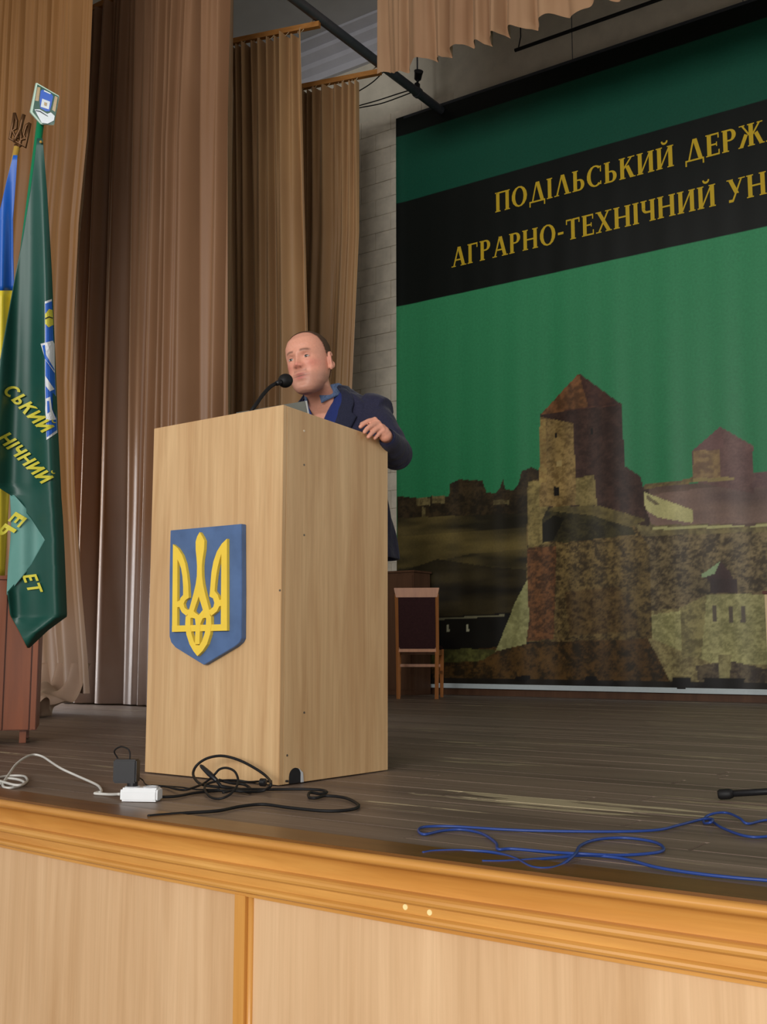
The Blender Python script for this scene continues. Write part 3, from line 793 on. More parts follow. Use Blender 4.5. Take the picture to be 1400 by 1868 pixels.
e4 = lambda z: (np.interp(z, [0, 2.9, 4.4, 5.9], [-6.02, -5.99, -5.92, -5.93]), 8.04)
mb = curtain('', '', '', None, r4a, r4b, r4a, r4b, 5.93, 0.012, 10, 0.065, 41, edge=e4, nu=300, nv=130, hi=1.6)
part('cloth', mb, M['curtain_tan'], t4, smooth=True)
for t, a, b, xe in ((t3, r3a, r3b, -5.83), (t4, r4a, r4b, -5.93)):
    mb = MB(); mb.bar((a[0], a[1], 5.985), (b[0], b[1], 5.985), 0.045, 0.05); part('rail', mb, M['rail'], t)
    for k in range(9):
        x = xe-0.03-k*0.14; y = np.interp(x, [a[0], b[0]], [a[1], b[1]])
        mb = MB(); mb.tube([(x+0.034*math.sin(q), y+0.03*math.cos(q), 5.975+0.055*math.cos(q)) for q in np.linspace(0, 6.0, 14)], 0.0035, 6); part('ring', mb, M['rope'], t, smooth=True)
    yb_ = b[1]
    mb = MB(); mb.tube([(b[0]-0.12, yb_-0.03, 6.0), (-5.72, yb_-0.01, 6.06), (-5.70, yb_, 6.10)], 0.005, 6); part('tie_string', mb, M['rope'], t)
    mb = MB(); mb.tube([(b[0]-0.06, yb_-0.015, 5.99), (-5.74, yb_+0.03, 6.05)], 0.004, 6); part('tie_string', mb, M['rope'], t)

# valance (border) above the banner
tv = thing('stage_valance', 'short pleated old-rose satin valance hanging above the banner', 'curtain', (-3.9, 7.6, 5.5))
fv = cloth_fn(26, 0.075, 51, 7.0, 0.6)
nu, nv = 420, 40; S = np.linspace(0, 1, nu); P = np.zeros((nv, nu, 3))
xa, xb_ = -5.37, 0.6
hemz = 5.585-0.05*np.clip(S*3, 0, 1)+0.03*np.sin(S*6.28*14+1)+0.012*np.sin(S*6.28*31)
for i in range(nv):
    t = i/(nv-1); P[i, :, 0] = xa+(xb_-xa)*S+0.03*t*np.sin(S*80); P[i, :, 1] = 7.6+fv(S, 7.0-2.2*t)*1.1; P[i, :, 2] = 7.25*(1-t)+hemz*t
mb = MB(); mb.grid(P); part('cloth', mb, M['valance'], tv, smooth=True)
mb = MB(); mb.bar((-5.45, 7.6, 7.26), (0.7, 7.6, 7.26), 0.05, 0.06); part('rail', mb, M['rail'], tv)

# pipe running towards the rear wall, with clamp lamp
tp = thing('ceiling_pipe', 'dark steel pipe running under the ceiling to the rear wall', 'pipe', (-5.7, 6.5, 6.05))
mb = MB(); mb.tube([(-5.705, 3.0, 6.06), (-5.705, 6, 6.06), (-5.705, 9.27, 6.06)], 0.045, 14); part('tube', mb, M['steel_dark'], tp, smooth=True, angle=0.8)
for yy in (3.6, 6.6, 8.75):
    mb = MB(); mb.tube([(-5.705, yy, 6.1), (-5.705, yy, 7.3)], 0.008, 8); mb.loft([((-5.705, yy-0.02, 6.06), (0.055, 0, 0), (0, 0, 0.055)), ((-5.705, yy+0.02, 6.06), (0.055, 0, 0), (0, 0, 0.055))], 14); part('hanger', mb, M['steel_dark'], tp)
cl = onY(757, 160, 8.75); 
tl = thing('clamp_lamp', 'small black clamp spotlight on the ceiling pipe', 'lamp', (-5.70, 8.74, 6.10))
mb = MB(); mb.box((-5.70, 8.74, 6.125), (0.04, 0.05, 0.06)); part('clamp', mb, M['black'], tl, bevel=0.004)
mb = MB(); q0 = np.array([-5.70, 8.74, 6.15]); mb.tube([q0, q0+[0.01, 0.0, 0.05]], 0.012, 8); part('stem', mb, M['black'], tl)
mb = MB(); d = np.array([0.55, -0.6, 0.58]); d /= np.linalg.norm(d); c = q0+[0.01, 0, 0.075]; mb.tube([c-d*0.045, c-d*0.03, c+d*0.03, c+d*0.055], [0.02, 0.036, 0.042, 0.048], 14); part('head', mb, M['black'], tl, smooth=True, angle=0.7)
# slack wires by the rear wall
for k, (pts, lab) in enumerate([([(640, 200), (655, 193), (690, 183), (730, 170), (757, 162)], 'upper thin black wire sagging from the rear curtain to the clamp lamp'),
                                ([(640, 203), (655, 197), (695, 189), (735, 175), (762, 164)], 'lower thin black wire sagging from the rear curtain to the clamp lamp'),
                                ([(640, 172), (655, 166), (680, 150), (700, 131)], 'short thin black wire under the end of the rear curtain rail')]):
    mb = MB(); mb.tube(catmull([onY(a, b, 8.70 if k < 2 else 8.15) for a, b in pts], 6), 0.006, 6)
    tag(part('slack_wire', mb, M['black_rubber'], smooth=True, origin=onY(pts[0][0], pts[0][1], 8.7)), lab, 'wire', 'slack wires by the rear wall')
a, b = onY(940, 92, 8.95), onY(1200, 0, 8.95)
tr = thing('lighting_bar', 'thin black bar hanging above the banner below the valance', 'bar', a)
b2 = a+(b-a)*2.0; b2[2] = a[2]; 
mb = MB(); mb.tube([a, (a+b2)/2, b2], 0.018, 10); part('tube', mb, M['black'], tr, smooth=True, angle=0.8)
for q in (0.012, 0.5, 0.98):
    p = a+(b2-a)*q; mb = MB(); mb.tube([p, p+[0.03, 0, 0.12], p+[0.03, 0, 1.05]], 0.006, 6); part('hanger', mb, M['black'], tr)

# ------------------------------------------------------------------ lectern
PY = math.radians(-2.375)
PA = np.array([-2.2695, 2.6694, 0.0]); ex = np.array([math.cos(PY), math.sin(PY), 0]); ey = np.array([-ex[1], ex[0], 0]); ez = np.array([0, 0, 1.])
PW, PD, PH, PH2 = 0.6345, 0.566, 1.221, 1.191
pod = thing('lectern', 'tall pale wood laminate lectern with blue trident shield on its front', 'lectern', PA-ex*PW/2+ey*PD/2)
th = 0.018
mb = MB(); mb.prism([(-PW, 0.004), (0, 0.004), (0, PH), (-PW, PH)], PA, ex, ez, ey, 0, th); front = part('front_panel', mb, M['podium'], pod, bevel=0.0012)
def side_poly():
    p = [(th+0.0005, 0.004), (PD, 0.004)]
    r_ = 0.045
    for a in np.linspace(0, 90, 8): p.append((PD-r_+r_*math.cos(math.radians(a)), PH2-r_+r_*math.sin(math.radians(a))))
    p.append((th+0.0005, PH-0.001)); return p
for off in (0.0, -(PW-th)):
    mb = MB(); mb.prism(side_poly(), PA+ex*off, ey, ez, -ex, 0, th); sp = part('side_panel', mb, M['podium'], pod, bevel=0.001)
    if off == 0.0: side_r = sp
mb = MB(); mb.prism([(-PW+th+.001, th+.001), (-th-.001, th+.001), (-th-.001, PD-0.03), (-PW+th+.001, PD-0.03)], PA, ex, ey, ez, 1.085, 1.103); part('desk_top', mb, M['podium'], pod)
for z0 in (0.06, 0.62):
    mb = MB(); mb.prism([(-PW+th+.001, th+.001), (-th-.001, th+.001), (-th-.001, PD-0.08), (-PW+th+.001, PD-0.08)], PA, ex, ey, ez, z0, z0+0.018); part('shelf', mb, M['podium'], pod)
# screws on the side panel and front edge
def on_side(px, py):
    d = ray(px, py); nrm = ex; t = ((PA-CAM)@nrm)/(d@nrm); return CAM+d*t
def on_front(px, py):
    d = ray(px, py); nrm = ey; t = ((PA-CAM)@nrm)/(d@nrm); return CAM+d*t
for (px, py, mm) in ((555, 786, 'screw_light'), (555, 848, 'screw'), (555, 976, 'screw'), (555, 1300, 'screw'), (524, 1378, 'screw')):
    c = on_side(px, py); mb = MB(); mb.loft([(c-ex*0.002, ey*0.0042, ez*0.0042), (c+ex*0.0012, ey*0.0036, ez*0.0036)], 10); part('screw', mb, M[mm], side_r)
c = on_front(511, 1077); mb = MB(); mb.loft([(c+ey*0.002, ex*0.004, ez*0.004), (c-ey*0.0012, ex*0.0035, ez*0.0035)], 10); part('screw', mb, M['screw'], front)
# cable slot with pale chipped rim low on the side panel
c = on_side(538, 1424); 
mb = MB(); mb.prism([(-0.028, 0.0), (-0.028, 0.022)]+[(0.028*math.cos(a)-0.0, 0.022+0.026*math.sin(a)) for a in np.linspace(math.pi, 0, 9)]+[(0.028, 0)], np.array([c[0], c[1], 0.004]), ey, ez, ex, 0.0003, 0.002); part('cable_slot', mb, M['black'], side_r)
mb = MB(); mb.prism([(0.026, 0.0), (0.026, 0.03), (0.018, 0.044), (0.036, 0.030), (0.040, 0.0)], np.array([c[0], c[1], 0.004]), ey, ez, ex, 0.0003, 0.003); part('slot_rim', mb, M['socket_dark'], side_r)

# trident shield
Z0 = np.array([270.0, 920.0])
def fz(X_, Y_):
    p = on_front(270+X_/5.6, 920+Y_/5.6); q = p-PA; return (q@ex, q[2])
sh = part('emblem_shield', MB().prism([fz(*p) for p in [(278, 272), (1005, 206), (1008, 900), (1005, 1370), (985, 1410), (940, 1450), (620, 1640), (330, 1462), (285, 1410), (268, 1350), (268, 700)]], PA, ex, ez, -ey, 0.0, 0.022), M['shield_blue'], pod, bevel=0.0015)
tri = MB()
TK = [0]
def tz_(poly):
    TK[0] += 1; tri.prism([fz(*p) for p in poly], PA, ex, ez, -ey, 0.0223, 0.0335+TK[0]*0.00004)
def strip(A_, B_):
    for i in range(len(A_)-1): tz_([A_[i], A_[i+1], B_[i+1], B_[i]])
tz_([(330, 415), (376, 470), (374, 1240), (322, 1305)])
strip([(330, 415), (380, 455), (425, 525), (455, 610), (475, 720), (487, 830), (493, 958)], [(340, 500), (372, 560), (395, 605), (415, 665), (428, 745), (435, 850), (435, 930)])
strip([(493, 958), (455, 985), (440, 1020), (450, 1060), (480, 1080), (515, 1078)], [(435, 930), (408, 960), (395, 1010), (398, 1055), (422, 1105), (468, 1142)])
tz_([(372, 1000), (400, 985), (400, 1052), (372, 1055)])
tz_([(322, 1305), (322, 1242), (868, 1226), (866, 1292)])
tz_([(882, 360), (884, 1292), (820, 1292), (826, 430)])
strip([(882, 360), (830, 410), (780, 490), (745, 590), (725, 700), (715, 830), (705, 945)], [(870, 450), (826, 510), (808, 570), (790, 640), (775, 720), (764, 810), (757, 890)])
strip([(705, 945), (742, 965), (755, 1010), (745, 1050), (715, 1078), (680, 1080)], [(757, 890), (790, 930), (808, 985), (805, 1045), (780, 1098), (725, 1140)])
tz_([(800, 985), (826, 975), (826, 1040), (803, 1046)])
strip([(605, 293), (580, 335), (564, 390), (565, 470), (574, 560), (579, 640), (577, 740), (566, 820), (545, 910), (500, 1075), (480, 1140), (468, 1150)],
      [(605, 293), (632, 335), (654, 380), (650, 470), (634, 570), (628, 640), (630, 740), (640, 820), (597, 945), (545, 1095), (530, 1150), (520, 1165)])
strip([(597, 870), (566, 820), (597, 945)][:2], [(597, 945), (597, 945)])
strip([(640, 820), (660, 910), (700, 1065), (715, 1140), (722, 1160)], [(590, 880), (597, 945), (640, 1082), (655, 1150), (668, 1165)])
strip([(545, 1095), (560, 1108), (597, 1135), (640, 1082)], [(520, 1160), (540, 1165), (597, 1180), (668, 1160)])
strip([(465, 1145), (460, 1230), (472, 1330), (505, 1430), (545, 1500), (585, 1550)], [(512, 1160), (512, 1230), (522, 1320), (548, 1400), (570, 1440), (588, 1440)])
strip([(724, 1145), (726, 1230), (714, 1330), (682, 1430), (636, 1500), (585, 1550)], [(674, 1160), (672, 1230), (662, 1310), (632, 1400), (606, 1440), (588, 1440)])
strip([(540, 1110), (560, 1165), (568, 1230), (565, 1310), (560, 1430)], [(597, 1140), (597, 1165), (615, 1230), (610, 1310), (606, 1430)])
strip([(650, 1110), (640, 1165), (612, 1230)], [(597, 1140), (597, 1175), (575, 1230)])
part('trident', tri, M['trident'], sh)

# laptop on the lectern
lc = onY(557, 731.5, 2.93)
lap = thing('laptop', 'open grey laptop standing on the lectern, only the lid top showing', 'laptop', (lc[0]-0.16, 3.02, 1.103))
lz = lc[2]; Lw = 0.33
tilt = np.array([0, (2.99-2.93), 1.112-lz]); Ll = np.linalg.norm(tilt); tv_ = tilt/Ll; nv_ = np.array([0, -tv_[2], tv_[1]])
lidM = MB()
for sx in (0,):
    P = [lc+np.array([-Lw*i, 0, 0])+tv_*Ll*j+nv_*0.006*k for k in (0, 1) for i, j in ((0, 0), (1, 0), (1, 1), (0, 1))]
    lidM.add(P, [(0, 1, 2, 3), (7, 6, 5, 4), (0, 4, 5, 1), (1, 5, 6, 2), (2, 6, 7, 3), (3, 7, 4, 0)])
lid = part('lid', lidM, M['laptop'], lap, bevel=0.001)
mb = MB(); e0 = lc+np.array([0.0012, 0, 0]); P = [e0+np.array([0.002*i, 0, 0])+tv_*Ll*j-nv_*0.0005+nv_*0.007*k for k in (0, 1) for i, j in ((0, 0), (1, 0), (1, 1), (0, 1))]
mb.add(P, [(0, 1, 2, 3), (7, 6, 5, 4), (0, 4, 5, 1), (1, 5, 6, 2), (2, 6, 7, 3), (3, 7, 4, 0)]); part('lid_rim', mb, M['laptop_edge'], lid)
mb = MB(); q = [lc+np.array([-Lw*i, 0, 0])+tv_*Ll*j+nv_*0.0068 for i, j in ((.04, .06), (.96, .06), (.96, .94), (.04, .94))]; mb.add(q, [(0, 1, 2, 3)]); part('screen', mb, M['screen'], lid)
mb = MB(); mb.box((lc[0]-Lw/2, 2.995+0.10, 1.111), (Lw, 0.20, 0.016)); kb = part('keyboard_deck', mb, M['laptop'], lap, bevel=0.002)
mb = MB(); mb.box((lc[0]-Lw/2, 2.995+0.085, 1.1195), (Lw*0.86, 0.095, 0.002)); part('keys', mb, M['black'], kb)

# gooseneck microphone
mic = thing('gooseneck_microphone', 'black gooseneck microphone rising from the lectern to the speaker', 'microphone', (-2.63, 2.80, 1.103))
mh = onY(521, 694.5, 2.98)
pts = [np.array([-2.625, 2.80, 1.11]), np.array([-2.625, 2.80, 1.20]), onY(458, 751, 2.80), onY(468, 737, 2.82), onY(480, 720, 2.86), onY(492, 707, 2.90), onY(503, 700, 2.93), mh-np.array([0.006, 0.0, 0.0])]
pts[0][0] = pts[1][0] = pts[2][0]-0.03; pts[0][1] = pts[1][1] = 2.79
cp = catmull(pts, 7)
mb = MB(); mb.tube(cp, 0.0068, 10); part('gooseneck', mb, M['black_rubber'], mic, smooth=True)
mb = MB(); mb.loft([((pts[0][0], 2.79, 1.1032), (0.055, 0, 0), (0, 0.055, 0)), ((pts[0][0], 2.79, 1.118), (0.05, 0, 0), (0, 0.05, 0)), ((pts[0][0], 2.79, 1.125), (0.02, 0, 0), (0, 0.02, 0))], 24); part('base', mb, M['black'], mic, smooth=True, angle=0.6)
dirm = cp[-1]-cp[-6]; dirm /= np.linalg.norm(dirm); sidev = np.cross(dirm, [0, 0, 1.]); sidev /= np.linalg.norm(sidev); upv = np.cross(sidev, dirm)
mb = MB(); mb.ball(mh, (0.026, 0.026, 0.031), M=np.stack([sidev, upv, dirm], 1), nu=20, nv=14); part('foam_windscreen', mb, M['black_rubber'], mic, smooth=True)
mb = MB(); mb.tube([mh-dirm*0.055, mh-dirm*0.02], 0.0095, 10); part('capsule_collar', mb, M['black'], mic, smooth=True)
# ------------------------------------------------------------------ cables and sockets on the boards
def cable(name, label, cat, pts, r, m, group=None, n=8, sides=7, parent=None):
    P = catmull(pts, n)
    mb = MB(); mb.tube(P, r, sides)
    if parent is not None: return part(name, mb, m, parent, smooth=True)
    return tag(part(name, mb, m, smooth=True, origin=(P[0][0], P[0][1], 0)), label, cat, group)
def fl_(pts, ox, oy, s, z=0.005): return [onz(ox+p[0]/s, oy+p[1]/s, p[2] if len(p) > 2 else z) for p in pts]
# white power strip
sa, sb = onz(218, 1463), onz(286, 1464); sd = (sb-sa); sL = np.linalg.norm(sd[:2]); sd = sd/np.linalg.norm(sd); sn = np.array([-sd[1], sd[0], 0])
sc_ = (sa+sb)/2+sn*0.028
ps = thing('power_strip', 'white two-socket power strip on the boards near the stage edge', 'power strip', sc_)
mb = MB()
prof_s = [(-0.028, 0.001), (0.028, 0.001), (0.028, 0.03), (0.022, 0.038), (-0.022, 0.038), (-0.028, 0.03)]
mb.prism(prof_s, sc_-sd*sL/2, sn, ez, sd, 0, sL); part('housing', mb, M['white_plastic'], ps, bevel=0.005)
for q in (-0.25, 0.25):
    c = sc_+sd*sL*q+ez*0.038
    mb = MB(); mb.loft([(c, sd*0.021, sn*0.021), (c+ez*0.003, sd*0.021, sn*0.021), (c+ez*0.003, sd*0.017, sn*0.017), (c+ez*0.0005, sd*0.016, sn*0.016)], 22); so = part('socket', mb, M['socket_dark'], ps)
    for h_ in (-1, 1): mb = MB(); mb.loft([(c+sd*0.008*h_+ez*0.0006, sd*0.0022, sn*0.0022), (c+sd*0.008*h_+ez*0.0012, sd*0.0022, sn*0.0022)], 8); part('contact_hole', mb, M['black'], so)
ad = thing('power_adapter', 'black plug-in power adapter standing upright on the power strip', 'power adapter', sc_-sd*sL*0.25+ez*0.042)
c = sc_-sd*sL*0.42+ez*0.083
mb = MB(); mb.box(c, (0.068, 0.038, 0.066), rz=math.atan2(sd[1], sd[0])); part('body', mb, M['black'], ad, bevel=0.004)
mb = MB(); mb.loft([(sc_-sd*sL*0.25+ez*0.0385, sd*0.015, sn*0.015), (sc_-sd*sL*0.25+ez*0.054, sd*0.015, sn*0.015)], 16); part('plug', mb, M['black'], ad)
ct = c+ez*0.03
r_ = 0.0022
lp = [ct+sd*0.008, ct+sd*0.008+ez*0.02, ct+sd*0.0-sn*0.0+ez*0.032, ct-sd*0.025+ez*0.036+sn*0.01, ct-sd*0.045+ez*0.022+sn*0.02, ct-sd*0.038+ez*0.002+sn*0.03, ct-sd*0.02-ez*0.03+sn*0.035, onz(258, 1421, 0.012), onz(268, 1432, 0.006), onz(290, 1433, 0.006), onz(330, 1436, 0.006), onz(360, 1440, 0.006), onz(400, 1440, 0.02)]
cable('cord', '', '', lp, r_, M['black_rubber'], parent=ad)
# white lead curling left from the strip
cable('white_lead', 'white extension lead curling from the power strip to the left edge', 'cable', fl_([(925, 885, .018), (860, 888, .008), (800, 885), (735, 880), (755, 872), (782, 868), (778, 842), (740, 808), (600, 745, .015), (480, 690, .03), (400, 640, .04), (330, 595, .05), (260, 580, .055), (190, 605, .05), (120, 660, .035), (70, 730, .02), (30, 790, .008), (25, 825), (70, 838), (150, 822), (205, 790), (208, 765), (180, 745), (100, 742), (20, 750), (-60, 770), (-120, 800), (0, 805), (60, 765, .012), (150, 775, .012), (190, 800, .012), (120, 815, .013), (-60, 770, .012), (-300, 740)], 0, 1240, 4.242), 0.0042, M['white_cable'])
# black tangle
def tg(p):
    px, py = 160+p[0]/2.593, 1330+p[1]/2.593
    if len(p) > 2 and p[2] == 'v': return onY(px, py, p[3])
    return onz(px, py, p[2] if len(p) > 2 else 0.006)
bg = 'black cables at the foot of the lectern'
cable('black_cable', 'black cable looped up against the lectern foot in a large oval', 'cable', [tg(p) for p in [(335, 322), (420, 318), (520, 300), (640, 291), (720, 294, .012), (800, 296), (845, 285, .012), (868, 262, .03), (850, 228, 'v', 2.60), (800, 190, 'v', 2.61), (720, 148, 'v', 2.61), (640, 127, 'v', 2.60), (570, 137, 'v', 2.59), (520, 168, 'v', 2.58), (500, 205, 'v', 2.56), (508, 235, 'v', 2.52), (540, 262, 'v', 2.47), (600, 272, .012), (680, 280), (760, 298), (770, 282), (740, 262, .014), (680, 255, .02), (620, 240, .03)]], 0.0044, M['black_rubber'], bg)
cable('black_cable', 'black cable coiled in a small ring in the middle of the tangle', 'cable', [tg(p) for p in [(300, 268), (370, 272), (450, 288, .012), (520, 270, .018), (560, 250, .022), (600, 215, 'v', 2.44), (625, 190, 'v', 2.45), (660, 184, 'v', 2.45), (695, 200, 'v', 2.44), (712, 240, 'v', 2.42), (700, 280, 'v', 2.38), (665, 315, .014), (620, 330), (580, 320), (556, 290, .012), (562, 262, .022), (620, 245, .028), (700, 242, .026), (760, 250, .02), (820, 247, .016), (900, 246, .014), (950, 246, .014)]], 0.0036, M['black_rubber'], bg)
cable('black_cable', 'black cable running from the tangle past the lectern and back along the stage edge', 'cable', [tg(p) for p in [(640, 300, .012), (720, 285, .014), (850, 286), (1000, 284), (1100, 288), (1132, 298), (1100, 306), (1052, 300, .012), (1048, 322), (1080, 326), (1130, 316), (1220, 326), (1278, 355), (1270, 375), (1200, 386), (1100, 386), (950, 371), (830, 356), (720, 366), (620, 386), (480, 396), (350, 406), (285, 412)]], 0.0044, M['black_rubber'], bg)
jt = thing('cable_connector', 'black in-line jack connector sticking up from the cable tangle', 'connector', tg((600, 240, .0)))
a_, b_ = tg((535, 172, 'v', 2.46)), tg((612, 245, 'v', 2.43))
b_[2] = max(b_[2], 0.02); mb = MB(); mb.tube([a_, a_+(b_-a_)*0.1, a_+(b_-a_)*0.55, b_], [0.004, 0.0065, 0.0085, 0.006], 10); part('sleeve', mb, M['black'], jt, smooth=True)
mb = MB(); mb.tube([b_, b_+(b_-a_)*0.25+[0, 0, -0.004], tg((720, 285, .010))], 0.0052, 8); part('strain_relief', mb, M['black_rubber'], jt, smooth=True)
fc = tg((830, 252, .016)); fd = np.array([0.9, 0.2, 0]); fd /= np.linalg.norm(fd)
mb = MB(); mb.tube([fc-fd*0.010, fc-fd*0.008, fc+fd*0.008, fc+fd*0.010], [0.009, 0.0125, 0.0125, 0.009], 12); tag(part('ferrite_bead', mb, M['black'], smooth=True, angle=0.6, origin=(fc[0], fc[1], 0)), 'small black ferrite bead on the cable beside the lectern corner', 'cable bead')
# blue network cable
bl = lambda P, z=0.005: fl_(P, 700, 1280, 2.0, z)
cable('blue_cable', 'long blue cable snaking in loops over the boards beside the lectern', 'cable', bl([(1500, 440), (1400, 432), (1330, 445), (1300, 425, .012), (1255, 406, .012), (1205, 408, .012), (1172, 425), (1172, 443), (1195, 440, .012), (1200, 428, .012), (1160, 430), (1080, 450), (1000, 468), (850, 474), (600, 472), (430, 466), (250, 455), (150, 457), (128, 470), (150, 484), (220, 470), (290, 467), (360, 482), (410, 515), (418, 538), (470, 537), (600, 548), (720, 555, .010), (870, 560), (1000, 550), (1022, 532), (980, 510), (880, 497), (780, 503), (720, 525), (700, 555, .014), (650, 595), (600, 608), (540, 603), (480, 572), (400, 550), (300, 543), (190, 545), (143, 552)]), 0.0033, M['blue_cable'], n=7)
cable('blue_cable', 'lower blue cable crossing under the loops towards the right edge', 'cable', bl([(360, 583), (430, 583), (520, 578), (640, 568), (740, 560), (870, 572), (1000, 605), (1150, 628), (1280, 642), (1400, 652), (1560, 668)]), 0.0033, M['blue_cable'], n=7)
cable('blue_cable', 'short curl of blue cable at the right edge behind the loops', 'cable', bl([(1180, 425), (1205, 440), (1240, 462), (1320, 490), (1400, 492), (1540, 470)]), 0.0033, M['blue_cable'], n=7)

# ------------------------------------------------------------------ microphone stand at the right edge
tip = onz(1318, 1449, 0.016); hub = tip+np.array([0.36, 0.10, 0.0]); hub[2] = 0.11
ms = thing('microphone_stand', 'black tripod microphone stand with one rubber-tipped leg reaching into view at right', 'stand', (hub[0], hub[1], 0))
a0 = math.atan2(tip[1]-hub[1], tip[0]-hub[0])
for k in range(3):
    a = a0+k*2.094; L = np.hypot(tip[0]-hub[0], tip[1]-hub[1]); e_ = np.array([hub[0]+L*math.cos(a), hub[1]+L*math.sin(a), 0.016])
    dv = np.array([hub[0], hub[1], 0.055])-e_; dv /= np.linalg.norm(dv)
    mb = MB(); mb.tube([e_, (e_+np.array([hub[0], hub[1], 0.055]))/2, (hub[0], hub[1], 0.055)], 0.0095, 10); lg = part('leg', mb, M['black'], ms, smooth=True)
    mb = MB(); mb.tube([e_-dv*0.012, e_-dv*0.006, e_+dv*0.02, e_+dv*0.03], [0.010, 0.0145, 0.0145, 0.011], 12); part('rubber_tip', mb, M['black_rubber'], lg, smooth=True)
mb = MB(); mb.tube([(hub[0], hub[1], 0.03), (hub[0], hub[1], 1.2)], 0.011, 12); part('pole', mb, M['black'], ms, smooth=True)
mb = MB(); mb.tube([(hub[0], hub[1], 0.035), (hub[0], hub[1], 0.09)], 0.022, 12); part('hub', mb, M['black'], ms, smooth=True, angle=0.6)

# ------------------------------------------------------------------ chair by the banner
cbl, cbr = onz(727, 1275), onz(797, 1275)
cu = cbr-cbl; wch = np.linalg.norm(cu); cu = np.array([.872, .489, 0]); cv = np.array([-cu[1], cu[0], 0]); cc = (cbl+cbr)/2
ch = thing('dining_chair', 'wooden chair with dark upholstered back standing before the banner, seen from behind', 'chair', cc+cv*0.2)
def L3(u, v, z): return cc+cu*u+cv*v+ez*z
hw = wch/2
rake = lambda z: -0.05*max(0, (z-0.42)/0.55)+0.0
for s in (-1, 1):
    mb = MB()
    secs = [(0.0, 0.0, .034), (0.42, 0.02, .036), (0.70, -0.02, .032), (0.93, -0.06, .030)]
    mb.loft([(L3(s*(hw+0.012*(z/0.93)), v, z), cu*wd/2, cv*wd/2) for z, v, wd in secs], 4, 2.0)
    part('back_leg', mb, M['chair_wood'], ch)
    fx = s*(hw+0.028)
    mb = MB(); mb.loft([(L3(fx, 0.40, 0), cu*.014, cv*.014), (L3(fx, 0.40, 0.3), cu*.02, cv*.02), (L3(fx, 0.40, 0.44), cu*.021, cv*.021)], 4, 6.0); part('front_leg', mb, M['chair_wood'], ch)
    mb = MB(); mb.bar(L3(s*hw, 0.02, 0.23), L3(fx, 0.40, 0.23), 0.016, 0.026); part('stretcher', mb, M['chair_wood'], ch)
    mb = MB(); mb.bar(L3(s*(hw), 0.02, 0.41), L3(fx, 0.40, 0.41), 0.018, 0.05); part('seat_rail', mb, M['chair_wood'], ch)
mb = MB(); mb.bar(L3(-hw, 0.02, 0.44), L3(hw, 0.02, 0.44), 0.02, 0.05); part('lower_back_rail', mb, M['chair_wood'], ch)
mb = MB(); mb.bar(L3(-hw-0.026, 0.40, 0.29), L3(hw+0.026, 0.40, 0.29), 0.018, 0.026); part('stretcher', mb, M['chair_wood'], ch)
mb = MB(); mb.bar(L3(-hw-0.026, 0.40, 0.415), L3(hw+0.026, 0.40, 0.415), 0.018, 0.05); part('seat_rail', mb, M['chair_wood'], ch)
P = [L3(s*(hw+e_), -0.058+dv_, z) for dv_ in (-0.015, 0.015) for s, e_, z in ((-1, .015, .90), (1, .015, .90), (1, .034, .985), (-1, .034, .985))]
mb = MB(); mb.add(P, [(0, 1, 2, 3), (7, 6, 5, 4), (0, 4, 5, 1), (1, 5, 6, 2), (2, 6, 7, 3), (3, 7, 4, 0)]); part('top_rail', mb, M['chair_wood'], ch, bevel=0.003)
P = [L3(s*(hw-0.006), v+dv_, z) for dv_ in (-0.012, 0.012) for s, z, v in ((-1, .455, .012), (1, .455, .012), (1, .91, -.052), (-1, .91, -.052))]
mb = MB(); mb.add(P, [(0, 1, 2, 3), (7, 6, 5, 4), (0, 4, 5, 1), (1, 5, 6, 2), (2, 6, 7, 3), (3, 7, 4, 0)]); part('upholstered_back', mb, M['upholstery'], ch)
mb = MB(); mb.prism([(-hw, 0.0), (hw, 0.0), (hw+0.04, 0.44), (-hw-0.04, 0.44)], cc+ez*0.0, cu, cv, ez, 0.432, 0.475); part('seat', mb, M['upholstery'], ch, bevel=0.012)

# dark cupboard at the banner's left foot
bxr = onY(755, 1040, 8.85)
cbd = thing('brown_cupboard', 'plain dark brown cupboard behind the chair at the foot of the banner', 'cupboard', (bxr[0]-0.3, 9.0, 0))
mb = MB(); mb.box((bxr[0]-0.3, 9.0, (bxr[2]-0.02)/2+0.001), (0.6, 0.30, bxr[2]-0.02)); part('body', mb, M['brown_box'], cbd, bevel=0.003)
mb = MB(); mb.box((bxr[0]-0.3, 8.995, bxr[2]-0.01), (0.63, 0.33, 0.02)); part('top', mb, M['brown_box'], cbd, bevel=0.003)
for s in (-1, 1): mb = MB(); mb.box((bxr[0]-0.3+s*0.148, 8.845, bxr[2]/2), (0.285, 0.014, bxr[2]-0.1)); part('door', mb, M['brown_box'], cbd, bevel=0.002)

# small table cut by the right edge
tb = onY(1391, 1078, 8.2); tw = 0.9
tbl = thing('side_table', 'small table with maroon top and cream legs cut by the right edge', 'table', (tb[0]+tw/2, 8.45, 0))
mb = MB(); mb.box((tb[0]+tw/2, 8.45, tb[2]-0.012), (tw, 0.5, 0.024)); part('table_top', mb, M['maroon_top'], tbl, bevel=0.003)
for sx in (0.035, tw-0.035):
    for sy in (8.235, 8.665): mb = MB(); mb.box((tb[0]+sx, sy, (tb[2]-0.025)/2), (0.045, 0.045, tb[2]-0.025)); part('leg', mb, M['cream_leg'], tbl, bevel=0.002)
mb = MB(); mb.box((tb[0]+tw/2, 8.45, tb[2]-0.06), (tw-0.08, 0.42, 0.07)); part('apron', mb, M['cream_leg'], tbl)

